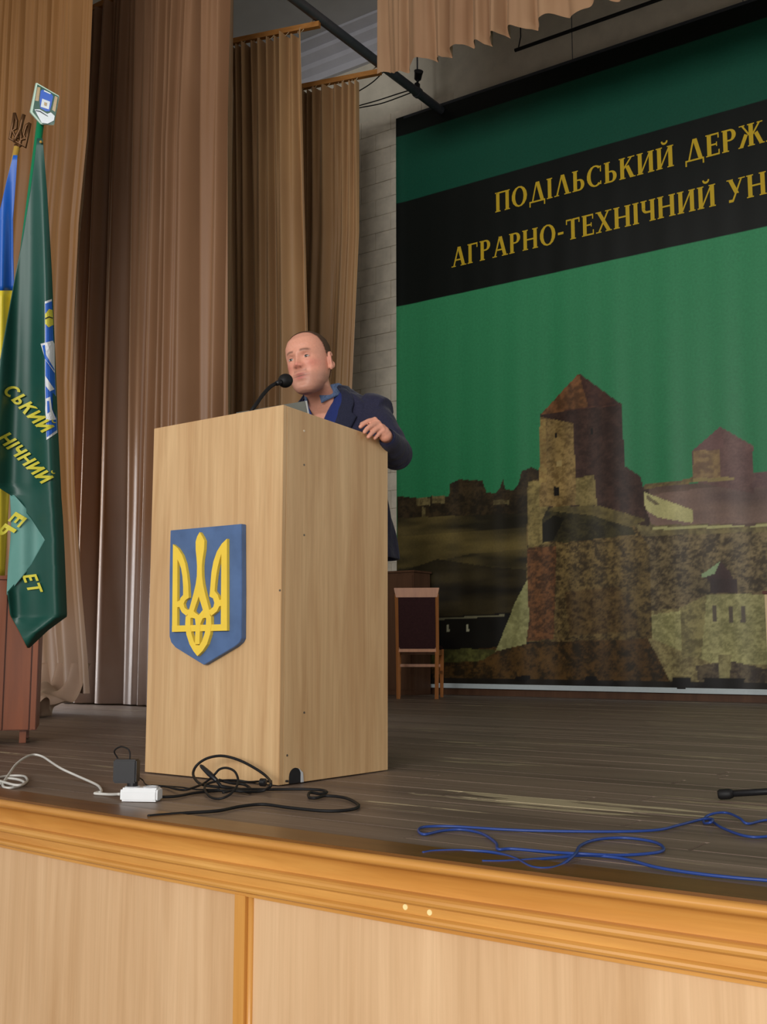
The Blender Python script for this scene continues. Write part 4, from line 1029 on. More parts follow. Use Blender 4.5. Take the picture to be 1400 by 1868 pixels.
# ------------------------------------------------------------------ red-brown cabinet behind the flags
cr = onz(66, 1332, 0.06)
vdir = np.array([FW[0], FW[1], 0]); vdir /= np.linalg.norm(vdir); ud = RT
a_r = math.radians(15.5); ud = np.array([math.cos(a_r)*RT[0]-math.sin(a_r)*RT[1], math.sin(a_r)*RT[0]+math.cos(a_r)*RT[1], 0]); vd = np.array([-ud[1], ud[0], 0])
Wc, Dc, z0c = 0.55, 0.42, 0.06
zt_ = onY(60, 1052, cr[1])[2]
cab = thing('wooden_cabinet', 'red-brown veneered cabinet on short legs behind the green flag', 'cabinet', np.array([cr[0], cr[1], 0])-ud*Wc/2+vd*Dc/2)
o0 = np.array([cr[0], cr[1], 0])
mb = MB(); mb.prism([(-Wc, 0.0), (0, 0.0), (0, Dc), (-Wc, Dc)], o0, ud, vd, ez, z0c, zt_-0.02); part('body', mb, M['cabinet'], cab, bevel=0.002)
mb = MB(); mb.prism([(-Wc-.01, -0.016), (0.006, -0.016), (0.006, Dc), (-Wc-.01, Dc)], o0, ud, vd, ez, zt_-0.0195, zt_); part('top', mb, M['cabinet'], cab, bevel=0.002)
for u0, u1 in ((-0.028, -0.004), (-0.145, -0.034), (-0.545, -0.151)):
    mb = MB(); mb.prism([(u0, -0.014), (u1, -0.014), (u1, -0.0005), (u0, -0.0005)], o0, ud, vd, ez, z0c+0.004, zt_-0.03); part('door', mb, M['cabinet'], cab, bevel=0.002)
for u_ in (-0.06, -0.49):
    for v_ in (0.05, 0.36):
        mb = MB(); mb.prism([(u_-.015, v_-.015), (u_+.015, v_-.015), (u_+.015, v_+.015), (u_-.015, v_+.015)], o0, ud, vd, ez, 0.001, z0c+0.001); part('leg', mb, M['cabinet'], cab)

# ------------------------------------------------------------------ flags
FD = 4.66
def flag_pt(px, py, off=0.0): return atd(px, py, FD+off)
def row_interp(rows, y): T = np.array(rows, float); return np.interp(y, T[:, 0], T[:, 1]), np.interp(y, T[:, 0], T[:, 2])
rowsG = [(252, 67.5, 78), (300, 62, 82), (350, 55, 86), (430, 42, 91), (500, 28, 95), (600, 10, 99), (700, -8, 103), (800, -22, 107), (880, -18, 111), (905, 22, 112), (945, 56, 115), (985, 82, 117), (1030, 57, 119), (1080, 13, 121), (1120, 18, 122.5), (1125, 20, 122), (1150, 34, 88), (1182, 50, 54)]
def foldG(s, y):
    k = np.clip((y-255)/400, 0, 1)
    return -0.045*k*np.sin(s*6.28*1.3+0.6+0.0008*y)-0.016*k*np.sin(s*6.28*2.4+1.1)
def G(px, py, lift=0.0):
    xl, xr = row_interp(rowsG, py); full = np.interp(py, [252, 500, 880, 1182], [60, 90, 128, 128]); s = (px-(xr-full))/full
    return flag_pt(px, py, foldG(s, py)-lift)
def flag_mesh(rows, fn, y0, y1, nv, nu, thick=0.004):
    ys = sorted(set(list(np.linspace(y0, y1, nv))+[r[0] for r in rows if y0 <= r[0] <= y1]))
    A_ = np.zeros((len(ys), nu, 3)); B_ = np.zeros_like(A_)
    for i, y in enumerate(ys):
        xl, xr = row_interp(rows, y)
        for j in range(nu):
            x = xl+(xr-xl)*j/(nu-1); A_[i, j] = fn(x, y, 0.0); B_[i, j] = fn(x, y, -thick)
    mb = MB(); mb.grid(A_); k = len(mb.v); mb.grid(B_[:, ::-1])
    r_, c_ = A_.shape[:2]
    bd = [(0, j) for j in range(c_)]+[(i, c_-1) for i in range(1, r_)]+[(r_-1, j) for j in range(c_-2, -1, -1)]+[(i, 0) for i in range(r_-2, 0, -1)]
    ia = [i*c_+j for i, j in bd]; ib = [k+i*c_+(c_-1-j) for i, j in bd]
    for q in range(len(bd)): q2 = (q+1) % len(bd); mb.f.append((ia[q], ia[q2], ib[q2], ib[q]))
    return mb
gfoot = atd(-72, 1362, FD+0.06); gfoot[2] = 0.0; gtop = flag_pt(74, 222, 0.06)
gf = thing('green_flag', 'dark green satin flag with yellow lettering drooping from a green pole', 'flag', gfoot, 'flags on poles')
cloth = part('cloth', flag_mesh(rowsG, G, 252, 1182, 70, 30), M['flag_green'], gf, smooth=True)
# pale reverse side of the turned-over corner
rowsR = [(903, 18, 26), (930, 19.5, 50), (955, 20, 72), (985, 19, 84), (1030, 15, 60), (1060, 13, 34), (1085, 12, 14)]
part('turned_corner', flag_mesh(rowsR, lambda x, y, l: flag_pt(x, y, 0.03+0.012*math.sin(x*0.12)-l), 903, 1085, 24, 12), M['flag_back'], gf, smooth=True)
mb = MB(); gp = [gfoot+[0, 0, 0.03], gtop]; mb.tube([gp[0], (gp[0]+gp[1])/2, gp[1]], 0.016, 12); part('pole', mb, M['pole_green'], gf, smooth=True)
mb = MB(); mb.loft([(gfoot+[0, 0, .001], (0.12, 0, 0), (0, 0.12, 0)), (gfoot+[0, 0, .03], (0.115, 0, 0), (0, 0.115, 0)), (gfoot+[0, 0, .045], (0.05, 0, 0), (0, 0.05, 0)), (gfoot+[0, 0, .16], (0.028, 0, 0), (0, 0.028, 0))], 24); part('base', mb, M['brown_box'], gf, smooth=True, angle=0.6)
mb = MB(); mb.ball(flag_pt(74.5, 259, -0.012), 0.006); part('eyelet', mb, M['pole_yellow'], gf, smooth=True)
# finial plaque
plq = [(66.5, 150.5), (108.5, 175), (99, 228), (75, 227), (55.5, 205)]
pl = MB(); F_ = [flag_pt(a, b, 0.02) for a, b in plq]; Bk = [flag_pt(a-1.8, b+0.5, 0.055) for a, b in plq]; n = 5
pl.add(F_+Bk, [tuple(range(n)), tuple(range(2*n-1, n-1, -1))]+[(i, (i+1) % n, n+(i+1) % n, n+i) for i in range(n)])
pq = part('finial_plaque', pl, M['plaque_edge'], gf, bevel=0.002)
def pz(pts, m, lift, name):
    mb = MB(); P = [flag_pt(140*0+a/10.77, 140+b/10.77, 0.02-lift) for a, b in pts]; mb.add(P, [tuple(range(len(P)))]); return part(name, mb, m, pq)
pz([(735, 150), (1150, 385), (1065, 930), (840, 935), (640, 690)], M['plaque_green'], 0.002, 'plaque_field')
pz([(735, 200), (795, 210), (760, 480), (690, 470)], M['plaque_gold'], 0.003, 'plaque_ornament')
pz([(1080, 375), (1135, 400), (1085, 690), (1025, 650)], M['plaque_gold'], 0.003, 'plaque_ornament')
pz([(800, 270), (850, 250), (1010, 330), (1045, 390), (1010, 560), (975, 680), (900, 680), (790, 610), (780, 440)], M['plaque_blue'], 0.003, 'plaque_crest')
pz([(830, 430), (985, 490), (960, 640), (800, 590)], M['plaque_white'], 0.004, 'plaque_crest')
pz([(870, 495), (925, 515), (915, 580), (865, 560)], M['plaque_gold'], 0.005, 'plaque_crest')
pz([(870, 260), (1000, 325), (990, 345), (860, 285)], M['plaque_white'], 0.004, 'plaque_crest')
pz([(680, 640), (780, 640), (930, 730), (1000, 700), (1075, 770), (1060, 860), (940, 920), (820, 905), (740, 760)], M['plaque_white'], 0.0045, 'plaque_ribbon')
pz([(700, 655), (790, 670), (940, 770), (940, 785), (780, 690), (700, 672)], M['print_dark'], 0.0055, 'plaque_ribbon')
# lettering on the cloth
def on_cloth(poly_list, o_px, du, dv, fn, name, m, par, lift=0.012):
    mb = MB()
    for poly in poly_list:
        bm = bmesh.new(); vs = [bm.verts.new((q[0], q[1], 0)) for q in poly]
        try: bm.faces.new(vs)
        except ValueError: bm.free(); continue
        bmesh.ops.triangulate(bm, faces=bm.faces[:])
        bmesh.ops.subdivide_edges(bm, edges=bm.edges[:], cuts=3, use_grid_fill=True)
        bm.verts.index_update()
        P = [fn(o_px[0]+du[0]*v.co.x+dv[0]*v.co.y, o_px[1]+du[1]*v.co.x+dv[1]*v.co.y, lift) for v in bm.verts]
        mb.add(P, [tuple(v.index for v in f.verts) for f in bm.faces]); bm.free()
    return part(name, mb, m, par)
def flag_text(s, px0, px1, cap, tilt, fn, par, name='flag_lettering'):
    polys, wd = text_polys(s, 0.2, 0.18, 0, 0.10)
    d = np.array(px1, float)-np.array(px0, float); du = d/wd
    dn = d/np.linalg.norm(d); up = np.array([dn[1], -dn[0]])
    up = up*math.cos(tilt)+dn*math.sin(tilt)
    on_cloth([p for L in polys for p in L], px0, du, up*cap, fn, name, M['flag_text'], par)
flag_text('СЬКИЙ', (3, 712), (77, 790), 26, 0.30, G, cloth)
flag_text('НІЧНИЙ', (-6, 800), (76, 883), 26, 0.30, G, cloth)
flag_text('ЕТ', (40, 1050), (53, 1083), 26, 0.25, G, cloth)
flag_text('ЕР', (50, 945), (14, 985), -24, -0.2, lambda x, y, l: flag_pt(x, y, 0.03+0.012*math.sin(x*0.12)-l-0.002), cloth)
def ep(pts, m, lift, name='flag_emblem'):
    lift = max(0.004, lift-0.004)
    on_cloth([[(a, b) for a, b in pts]], (0, 0), (1, 0), (0, 1), G, name, m, cloth, lift)
s_ = 2.5944
Z3 = lambda L: [(a/s_, 500+b/s_) for a, b in L]
ep(Z3([(212, 130), (245, 118), (272, 750), (220, 785), (213, 540)]), M['print_white'], 0.008)
ep(Z3([(214, 140), (246, 128), (270, 738), (221, 772), (215, 540)]), M['print_blue'], 0.010)
ep(Z3([(213, 190), (232, 165), (249, 170), (253, 240), (230, 252), (214, 235)]), M['flag_text'], 0.012)
ep(Z3([(213, 208), (232, 200), (250, 206), (250, 211), (232, 205), (213, 214)]), M['print_dark'], 0.014)
ep(Z3([(192, 330), (250, 315), (258, 330), (260, 470), (246, 450), (215, 405)]), M['print_white'], 0.013)
ep(Z3([(200, 338), (212, 335), (216, 380), (258, 450), (258, 458), (212, 400)]), M['print_blue'], 0.015)
ep(Z3([(214, 480), (240, 520), (258, 545), (236, 555), (217, 530)]), M['print_white'], 0.013)
ep(Z3([(216, 590), (238, 580), (246, 640), (266, 688), (218, 695), (214, 640)]), M['print_white'], 0.013)
ep(Z3([(222, 600), (232, 600), (236, 650), (224, 660)]), M['print_blue'], 0.015)
ep(Z3([(250, 560), (266, 580), (268, 680), (250, 640)]), M['flag_green'], 0.015)

# blue and yellow flag
rowsB = [(283, 24, 32), (330, 12, 29), (400, -4, 24), (470, -16, 24.5), (530, -24, 26), (560, -28, 27), (640, -36, 19), (700, -40, 8), (780, -44, 6), (860, -46, 18), (905, -46, 17), (1050, -40, 9)]
def Bf(px, py, lift=0.0):
    s = (px+40)/70; k = np.clip((py-285)/250, 0, 1)
    return flag_pt(px, py, 0.10-0.03*k*np.sin(s*6.28*1.8+0.002*py)-lift)
bfoot = atd(-190, 1355, FD+0.16); bfoot[2] = 0
btop = flag_pt(31, 268, 0.155)
bf = thing('blue_yellow_flag', 'blue and yellow flag with bronze trident finial at the left edge', 'flag', bfoot, 'flags on poles')
part('blue_half', flag_mesh(rowsB, Bf, 283, 530, 26, 18), M['flag_blue'], bf, smooth=True)
part('yellow_half', flag_mesh(rowsB, Bf, 530.01, 1050, 40, 18), M['flag_yellow'], bf, smooth=True)
mb = MB(); mb.tube([bfoot+[0, 0, 0.03], (bfoot+btop)/2, btop], 0.013, 12); part('pole', mb, M['pole_yellow'], bf, smooth=True)
mb = MB(); mb.loft([(bfoot+[0, 0, .001], (0.15, 0, 0), (0, 0.15, 0)), (bfoot+[0, 0, .03], (0.145, 0, 0), (0, 0.145, 0)), (bfoot+[0, 0, .045], (0.05, 0, 0), (0, 0.05, 0)), (bfoot+[0, 0, .16], (0.026, 0, 0), (0, 0.026, 0))], 24); part('base', mb, M['brown_box'], bf, smooth=True, angle=0.6)
fin = MB()
def ft_(pts, r=0.006): fin.tube([flag_pt(a/10.77, 140+b/10.77, 0.155) for a, b in pts], r*1.15, 8)
ft_([(285, 715), (250, 950), (195, 1220), (350, 1290), (500, 1385), (545, 1150), (590, 915)])
ft_([(285, 715), (330, 870), (320, 1020), (250, 1060), (300, 1170), (390, 1210)])
ft_([(470, 745), (430, 880), (400, 1030), (360, 1110), (310, 1200), (290, 1290)], 0.0075)
ft_([(400, 1030), (420, 1180), (400, 1300), (360, 1390)])
ft_([(590, 915), (520, 960), (490, 1060), (470, 1150), (510, 1220), (430, 1230), (380, 1290), (340, 1330)])
ft_([(300, 1330), (350, 1390), (430, 1330)])
part('trident_finial', fin, M['bronze'], bf, smooth=True)

# ------------------------------------------------------------------ the speaker
exec_person = True
def remeshed(mb, voxel, smooth_it=6, fac=0.5):
    me = bpy.data.meshes.new('tmp'); me.from_pydata(mb.v, [], mb.f)
    bm = bmesh.new(); bm.from_mesh(me); bmesh.ops.recalc_face_normals(bm, faces=bm.faces); bm.to_mesh(me); bm.free()
    o = bpy.data.objects.new('tmp', me); COL.objects.link(o)
    md = o.modifiers.new('r', 'REMESH'); md.mode = 'VOXEL'; md.voxel_size = voxel; md.use_smooth_shade = True
    if smooth_it:
        sm = o.modifiers.new('s', 'SMOOTH'); sm.factor = fac; sm.iterations = smooth_it
    dg = bpy.context.evaluated_depsgraph_get(); dg.update()
    out = bpy.data.meshes.new_from_object(o.evaluated_get(dg))
    bpy.data.objects.remove(o); bpy.data.meshes.remove(me)
    return out
def set_cols(me, cols):
    at = me.color_attributes.get('Col') or me.color_attributes.new('Col', 'FLOAT_COLOR', 'POINT')
    at.data.foreach_set('color', np.concatenate([np.clip(cols, 0, 1), np.ones((len(cols), 1))], 1).astype(np.float32).ravel())
def coords(me):
    a = np.zeros(len(me.vertices)*3); me.vertices.foreach_get('co', a); return a.reshape(-1, 3)

HC = np.array([-2.632, 3.25, 1.541])             # head centre
HYAW, HPITCH, HROLL = math.radians(11), math.radians(-5), math.radians(8)
HR = np.array(Matrix.Rotation(math.pi+HYAW, 3, 'Z') @ Matrix.Rotation(HPITCH, 3, 'X') @ Matrix.Rotation(HROLL, 3, 'Y'))
HS = 1.07
def hw2w(p): return HC+HS*(np.array(p) @ HR.T)
def w2h(p): return ((np.array(p)-HC) @ HR)/HS
HT = [(-.119, .070, .030, .018), (-.112, .082, .010, .034), (-.10, .088, -.015, .047), (-.08, .089, -.040, .060), (-.055, .088, -.062, .068), (-.03, .087, -.078, .0725), (0, .087, -.090, .0745), (.03, .090, -.097, .0765), (.06, .087, -.096, .0755), (.085, .074, -.086, .066), (.105, .050, -.064, .048), (.116, .026, -.040, .028), (.121, .004, -.012, .008)]
def G2(x, z, cx, cz, sx, sz): return np.exp(-((x-cx)/sx)**2-((z-cz)/sz)**2)
def zmap(z): return np.interp(z, [-.13, -.058, -.0235, .0105, .031, .12], [-.13, -.0645, -.0325, .0165, .0365, .12])
def face_disp(x, z):
    ax = np.abs(x); z = zmap(z)
    nh = np.interp(z, [-.044, -.038, -.032, -.024, -.010, .010, .028, .040, .055], [0, .006, .021, .0265, .021, .013, .007, .004, 0]); nw = np.interp(z, [-.04, -.024, 0, .03], [.012, .0115, .0085, .0075])
    d = nh*np.exp(-(x/nw)**2)
    d += 0.011*G2(ax, z, .0145, -.028, .0065, .008)
    d += -0.010*G2(ax, z, .031, .017, .017, .012)
    d += 0.0045*G2(ax, z, .028, .037, .022, .008)
    d += 0.005*G2(ax, z, .047, -.012, .020, .018)
    d += 0.0045*G2(x, z, 0, -.0575, .026, .0065)+0.005*G2(x, z, 0, -.0715, .022, .0065)-0.005*G2(x, z, 0, -.0645, .028, .0025)
    d += 0.007*G2(x, z, 0, -.103, .022, .013)-0.004*G2(x, z, 0, -.086, .02, .006)
    d += -0.003*G2(ax, z, .030, -.050, .008, .014)
    d += 0.003*G2(ax, z, .036, -.075, .016, .02)
    return d
hz = np.concatenate([np.linspace(-.119, .09, 120), np.linspace(.092, .121, 24)])
nT = 150
Phead = np.zeros((len(hz), nT, 3))
for i, z in enumerate(hz):
    yf, yb, wd = lerp_table(HT, z)
    yc = (yf+yb)/2; hy = (yf-yb)/2
    t = np.linspace(0, 2*math.pi, nT, endpoint=False); ct, st = np.cos(t), np.sin(t); e_ = 2/2.25
    x = wd*np.sign(ct)*np.abs(ct)**e_; y = yc+hy*np.sign(st)*np.abs(st)**e_
    fr = np.clip((y-yc)/hy, 0, 1)**0.6
    y = y+face_disp(x, z)*fr*(st > 0)
    Phead[i] = np.stack([x, y, np.full(nT, z)], 1)
# soften the ring stack a little vertically
for _ in range(2): Phead[1:-1] = 0.5*Phead[1:-1]+0.25*(Phead[:-2]+Phead[2:])
body = MB()
hv = hw2w(Phead.reshape(-1, 3)).reshape(Phead.shape)
k = len(body.v); body.grid(hv, closeu=True)
body.f.append(tuple(k+i for i in range(nT-1, -1, -1))); body.f.append(tuple(k+(len(hz)-1)*nT+i for i in range(nT)))
EYE = []
for s in (-1, 1):
    # lids bulge
    yf = 0.0755; ec = np.array([s*.0315, yf-.0065, .0105]); EYE.append(ec)
    body.ball(hw2w(ec), 0.0130*HS, nu=16, nv=12)
    # ear: rim, bowl and lobe
    eo = np.array([s*.0745, -.016, -.002]); tl_ = math.radians(12)
    tt = np.linspace(-0.6, 4.9, 16)
    rim = [eo+np.array([s*(.008+.006*math.sin(q)*0+0.004*(math.cos(q) < 0)), -.017*math.cos(q+1.2)*1.0-.004*math.sin(q), .029*math.sin(q+1.2)]) for q in tt]
    body.tube(hw2w(np.array(rim)), 0.0048*HS, 8)
    body.ball(hw2w(eo+np.array([s*.005, .002, -.002])), np.array([.007, .014, .026])*HS, M=HR)
    body.ball(hw2w(eo+np.array([s*.007, .008, -.028])), np.array([.006, .009, .011])*HS, M=HR)
BC = np.array([-2.645, 0, 0])
X1 = np.array([1., 0, 0])
# neck and torso core (inside the clothes)
body.loft([(hw2w((0, -.015, -.035)), X1*.058, np.array([0, .060, .0])), (hw2w((0, -.018, -.085)), X1*.062, np.array([0, .062, 0])), (np.array([-2.642, 3.352, 1.415]), X1*.064, np.array([0, .064, .0])), (np.array([-2.645, 3.41, 1.36]), X1*.085, np.array([0, .070, 0])), (np.array([-2.645, 3.43, 1.30]), X1*.12, np.array([0, .085, 0]))], 28)
def BXC(z): return np.interp(z, [.785, 1.1, 1.335], [-2.68, -2.668, -2.645])
tors = [(1.34, 3.43, .15, .085), (1.25, 3.455, .18, .10), (1.10, 3.475, .175, .11), (0.98, 3.49, .17, .11), (0.90, 3.50, .165, .11), (0.82, 3.50, .15, .10)]
body.loft([(np.array([BXC(z), cy, z]), X1*a, np.array([0, b, 0])) for z, cy, a, b in tors], 28)
# arms
SL, SR = np.array([-2.465, 3.445, 1.365]), np.array([-2.825, 3.445, 1.365])
WL = onX(703.5, 794.5, -2.219); 
def ray_pt_at(px, py, ref, L, far=True):
    best = None
    for dpt in np.linspace(3.6, 4.8, 600):
        p = atd(px, py, dpt); e = abs(np.linalg.norm(p-ref)-L)
        if dpt > 3.9 and (best is None or e < best[0]): best = (e, p)
    return best[1]
EL = ray_pt_at(723, 828, WL, 0.235)
ER = np.array([-3.01, 3.37, 1.30]); WR = np.array([-2.893, 3.14, 1.24])
for S_, E_, W_ in ((SL, EL, WL), (SR, ER, WR)):
    P = catmull([S_, S_*.5+E_*.5, E_], 5); body.tube(P, np.linspace(.050, .042, len(P)), 14)
    P = catmull([E_, E_*.5+W_*.5, W_], 5); body.tube(P, np.linspace(.042, .0235, len(P)), 14)
# left hand on the lectern rim (image right)
KX = -2.222
def hp(px, py, x): return onX(px, py, x)
kn = [hp(684, 766, -2.236), hp(690, 771.5, -2.226), hp(695, 778, -2.218), hp(699, 785, -2.212)]
wr = WL
fingers = [
    [kn[0], hp(672, 768.5, -2.246), hp(663, 774, -2.253), hp(658, 778.5, -2.256)],
    [kn[1], hp(679, 776.0, -2.230), hp(670.5, 782.0, -2.234), hp(665.5, 788.0, -2.236)],
    [kn[2], hp(686, 783.5, -2.224), hp(678, 790.5, -2.229), hp(672.5, 797.0, -2.232)],
    [kn[3], hp(693, 790.0, -2.220), hp(688, 795.5, -2.226), hp(684.0, 799.5, -2.230)]]
hand = MB()
def add_hand(mbx, kn, fingers, wr, thumb):
    mid = [(k_*0.5+wr*0.5) for k_ in kn]
    for i in range(4):
        mbx.tube(catmull([wr*0.85+kn[i]*0.15, mid[i], kn[i]], 4), np.linspace(.0150, .0112, 9), 10)
        f = fingers[i]; rr = [.0100, .0096, .0090, .0080, .0052][:len(f)] if i < 3 else [.0090, .0084, .0078, .0070]
        P = catmull(f, 4); mbx.tube(P, np.interp(np.linspace(0, 1, len(P)), np.linspace(0, 1, len(f)), rr[:len(f)]), 10)
        mbx.ball(f[-1], rr[len(f)-1], nu=10, nv=8)
        mbx.ball(f[1], .0098 if i < 3 else .0088, nu=10, nv=8); mbx.ball(kn[i], .0118, nu=10, nv=8)
    P = catmull(thumb, 4); mbx.tube(P, np.linspace(.0135, .0088, len(P)), 10); mbx.ball(thumb[-1], .0088, nu=10, nv=8)
    mbx.ball(sum(kn)/4*.62+wr*0.38, (.017, .026, .020)); mbx.ball(sum(kn)/4*.3+wr*0.7, .0235); mbx.ball(wr, .0245)
thumbL = [wr*0.7+kn[0]*0.3+np.array([-.006, .0, .0]), kn[0]*0.6+wr*0.4+np.array([-.022, .004, .006]), np.array([-2.272, kn[0][1]+.010, kn[0][2]-.002]), np.array([-2.279, kn[0][1]-.020, kn[0][2]-.014])]
add_hand(body, kn, fingers, wr, thumbL)
# right hand gripping the other rim, hidden from the photograph's side
kR = [np.array([-2.885+0.004*i*0, 3.075+0.020*i, 1.235-0.004*i]) for i in range(4)]
fR = [[k_, k_+np.array([-.018, -.026, -.006]), k_+np.array([-.022, -.040, -.026]), k_+np.array([-.021, -.046, -.044])] for k_ in kR]
add_hand(body, kR, fR, WR, [WR*0.7+kR[0]*0.3, kR[0]*.6+WR*.4+np.array([.022, 0, .0]), kR[0]+np.array([.036, 0, -.012]), kR[0]+np.array([.034, -.03, -.022])])
# legs
for s in (-1, 1):
    hipj = np.array([-2.68+s*.085, 3.50, .88]); kne = np.array([-2.68+s*.09, 3.48, .47]); ank = np.array([-2.68+s*.095, 3.53, .09])
    body.tube(catmull([hipj, kne, ank], 6), np.interp(np.linspace(0, 1, 13), [0, .5, .65, 1], [.085, .055, .055, .04]), 14)
    body.loft([(ank+[0, .03, -.05], X1*.030, ez*.028), (ank+[0, -.05, -.05], X1*.036, ez*.030), (ank+[0, -.14, -.062], X1*.036, ez*.018)], 12)
bme_ = remeshed(body, 0.003, 5, 0.5)
co = coords(bme_); hl = w2h(co)
x, y_, z = hl[:, 0], hl[:, 1], hl[:, 2]; ax = np.abs(x)
z = np.where(y_ > 0.02, zmap(z), z)
skin = np.array(srgb(220, 158, 134)); cols = np.broadcast_to(skin, co.shape).copy()
ishead = (z > -.16) & (np.linalg.norm(hl, axis=1) < .22)
front_ = (y_ > 0.02) & ishead
def paint(mask, c, f=1.0):
    m = (np.clip(mask, 0, 1)*f)[:, None]; cols[:] = cols*(1-m)+np.array(srgb(*c))*m
paint(ishead*G2(ax, z, .046, -.022, .026, .024)*(y_ > 0), (218, 132, 116), .6)
paint(front_*G2(x, z, 0, -.025, .016, .016), (214, 124, 112), .6)
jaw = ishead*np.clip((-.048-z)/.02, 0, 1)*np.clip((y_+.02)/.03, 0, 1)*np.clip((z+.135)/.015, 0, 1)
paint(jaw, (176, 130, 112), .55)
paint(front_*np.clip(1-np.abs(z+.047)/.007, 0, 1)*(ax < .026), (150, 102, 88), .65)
paint(front_*G2(x, z, 0, -.058, .025, .0042), (160, 84, 78), .9); paint(front_*G2(x, z, 0, -.0705, .022, .0055), (182, 102, 94), .95)
paint(front_*G2(x, z, 0, -.0645, .028, .0018), (84, 40, 38), .95)
brow_z = .0355+.005*np.cos((ax-.028)/.028*1.4)
paint(front_*np.clip(1.3-np.abs(z-brow_z)/.0048, 0, 1)*np.clip((ax-.010)/.006, 0, 1)*np.clip((.052-ax)/.010, 0, 1), (104, 72, 56), .8)
paint(front_*G2(ax, z, .030, .025, .020, .006), (176, 118, 100), .5)  # shade in the eye sockets painted into the skin colour
paint(front_*G2(ax, z, .009, -.0365, .0036, .0025), (110, 56, 50), .7)  # dark of the nostrils painted into the skin colour
paint(ishead*G2(y_, z, -.006, -.002, .008, .014)*(ax > .0765), (196, 122, 108), .7)  # shade in the hollow of the ear painted in
set_cols(bme_, cols)
M['skin'] = attr_material('skin', 0.48, 0.35, 0.12, 120)
M['skin'].node_tree.nodes['Principled BSDF'].inputs['Subsurface Weight'].default_value = 0.08
M['skin'].node_tree.nodes['Principled BSDF'].inputs['Subsurface Radius'].default_value = (0.01, 0.004, 0.002)
pb = np.array([-2.645, 3.55, 0.0])
bme_.transform(Matrix.Translation(tuple(-pb)))
bme_.materials.clear()
man = link('person', bme_, M['skin'])
man.location = tuple(pb); BASE[man.name] = pb
tag(man, 'balding man in navy jacket and blue shirt leaning on the lectern, speaking into the microphone', 'person')
# eyes
for ec in EYE:
    nu, nv = 22, 10; V = []; Cc = []
    mb = MB(); P = np.zeros((nv, nu, 3)); colr = []
    for i in range(nv):
        for j in range(nu):
            u = -1+2*j/(nu-1); v = -1+2*i/(nv-1)
            xx = u*.0124; lim = .0046*(1-abs(u)**2.2)+.0002; zz = v*lim-.0006*abs(u)
            r_ = .01395; yy = math.sqrt(max(1e-6, r_*r_-xx*xx-zz*zz)); P[i, j] = hw2w(ec+np.array([xx, yy, zz]))
            dd = math.hypot(xx-(-.0010), zz-.0006)
            c = srgb(196, 178, 168)
            if dd < .0058: c = srgb(78, 66, 54)
            if dd < .0026: c = srgb(16, 14, 14)
            if v > .72: c = srgb(70, 42, 34)
            if v < -.85: c = srgb(150, 92, 80)
            colr.append(c)
    mb.grid(P); 
    o = part('eye', mb, None, man, smooth=True, recalc=False); set_cols(o.data, np.array(colr)); M.setdefault('eye', attr_material('eye', 0.15, 0.5)); o.data.materials.append(M['eye'])
# short hair round sides and back
hm = MB(); keep = {}
H_ = Phead; nr = len(hz)
def hairy(p):
    x, y, z = p
    if z < -.055 or (z < -.018 and y > -.035): return False
    lim = 0.036-(0.108-z)*0.36 if z > 0 else -.003+(-z)*-.4
    return y < lim
fz_ = []
ctr = np.array([0, -.01, .01])
for i in range(nr-1):
    for j in range(nT):
        j2 = (j+1) % nT
        if hairy((H_[i, j]+H_[i+1, j2])/2): fz_.append((i*nT+j, i*nT+j2, (i+1)*nT+j2, (i+1)*nT+j))
used = sorted(set(v for f in fz_ for v in f)); mp_ = {v: i for i, v in enumerate(used)}
Hf = H_.reshape(-1, 3); dirs = Hf-ctr; dirs /= np.linalg.norm(dirs, axis=1)[:, None]
hv = hw2w(Hf[used]+dirs[used]*0.0022)
hm.add(hv, [tuple(mp_[v] for v in f) for f in fz_])
t = NT('short_brown_hair'); nz_ = t.noise(t.coord('Object', (1, 1, 0.4)), 420, 3, 0.7); t.bump(nz_, 0.5, 0.002)
M['hair'] = t.set(t.ramp(nz_, [(0.3, srgb(58, 44, 36)), (0.7, srgb(108, 84, 66))]), 0.75, 0.2)
part('hair', hm, M['hair'], man, smooth=True)

# clothes
def fabric(name, c, var=0.18, sc=500, rough=0.85, sheen=0.1):
    t = NT(name); a = t.noise(t.coord('Object'), sc, 2, 0.6); b = t.noise(t.coord('Object', (1, 1, 0.6)), 9, 3, 0.6, 0.4); cc_ = srgb(*c)
    col_ = t.ramp(a, [(0.3, [q*(1-var) for q in cc_]), (0.7, [min(1, q*(1+var)) for q in cc_])]); t.bump(b, 0.55, 0.03)
    m = t.set(col_, rough, 0.15); t.b.inputs['Sheen Weight'].default_value = sheen; return m
M['jacket'] = fabric('navy_jacket_cloth', (42, 42, 62), 0.3, 300)
M['lapel'] = fabric('navy_lapel_cloth', (38, 40, 58), 0.25, 300)
M['shirt'] = fabric('blue_shirt_cotton', (40, 52, 108), 0.15, 600)
M['collar'] = fabric('blue_grey_collar', (88, 106, 138), 0.3, 200)
M['trousers'] = fabric('dark_trousers', (36, 36, 42))
M['shoe'] = plain('black_leather', (22, 20, 20), 0.35, 0.5)
JT = [(.785, 3.50, .272, .168), (.92, 3.50, .236, .155), (1.02, 3.485, .216, .148), (1.15, 3.468, .215, .143), (1.26, 3.458, .228, .140), (1.335, 3.448, .228, .128), (1.385, 3.435, .205, .112), (1.42, 3.425, .165, .098), (1.445, 3.415, .115, .088), (1.462, 3.405, .094, .082)]
zs = np.array([q[0] for q in JT])
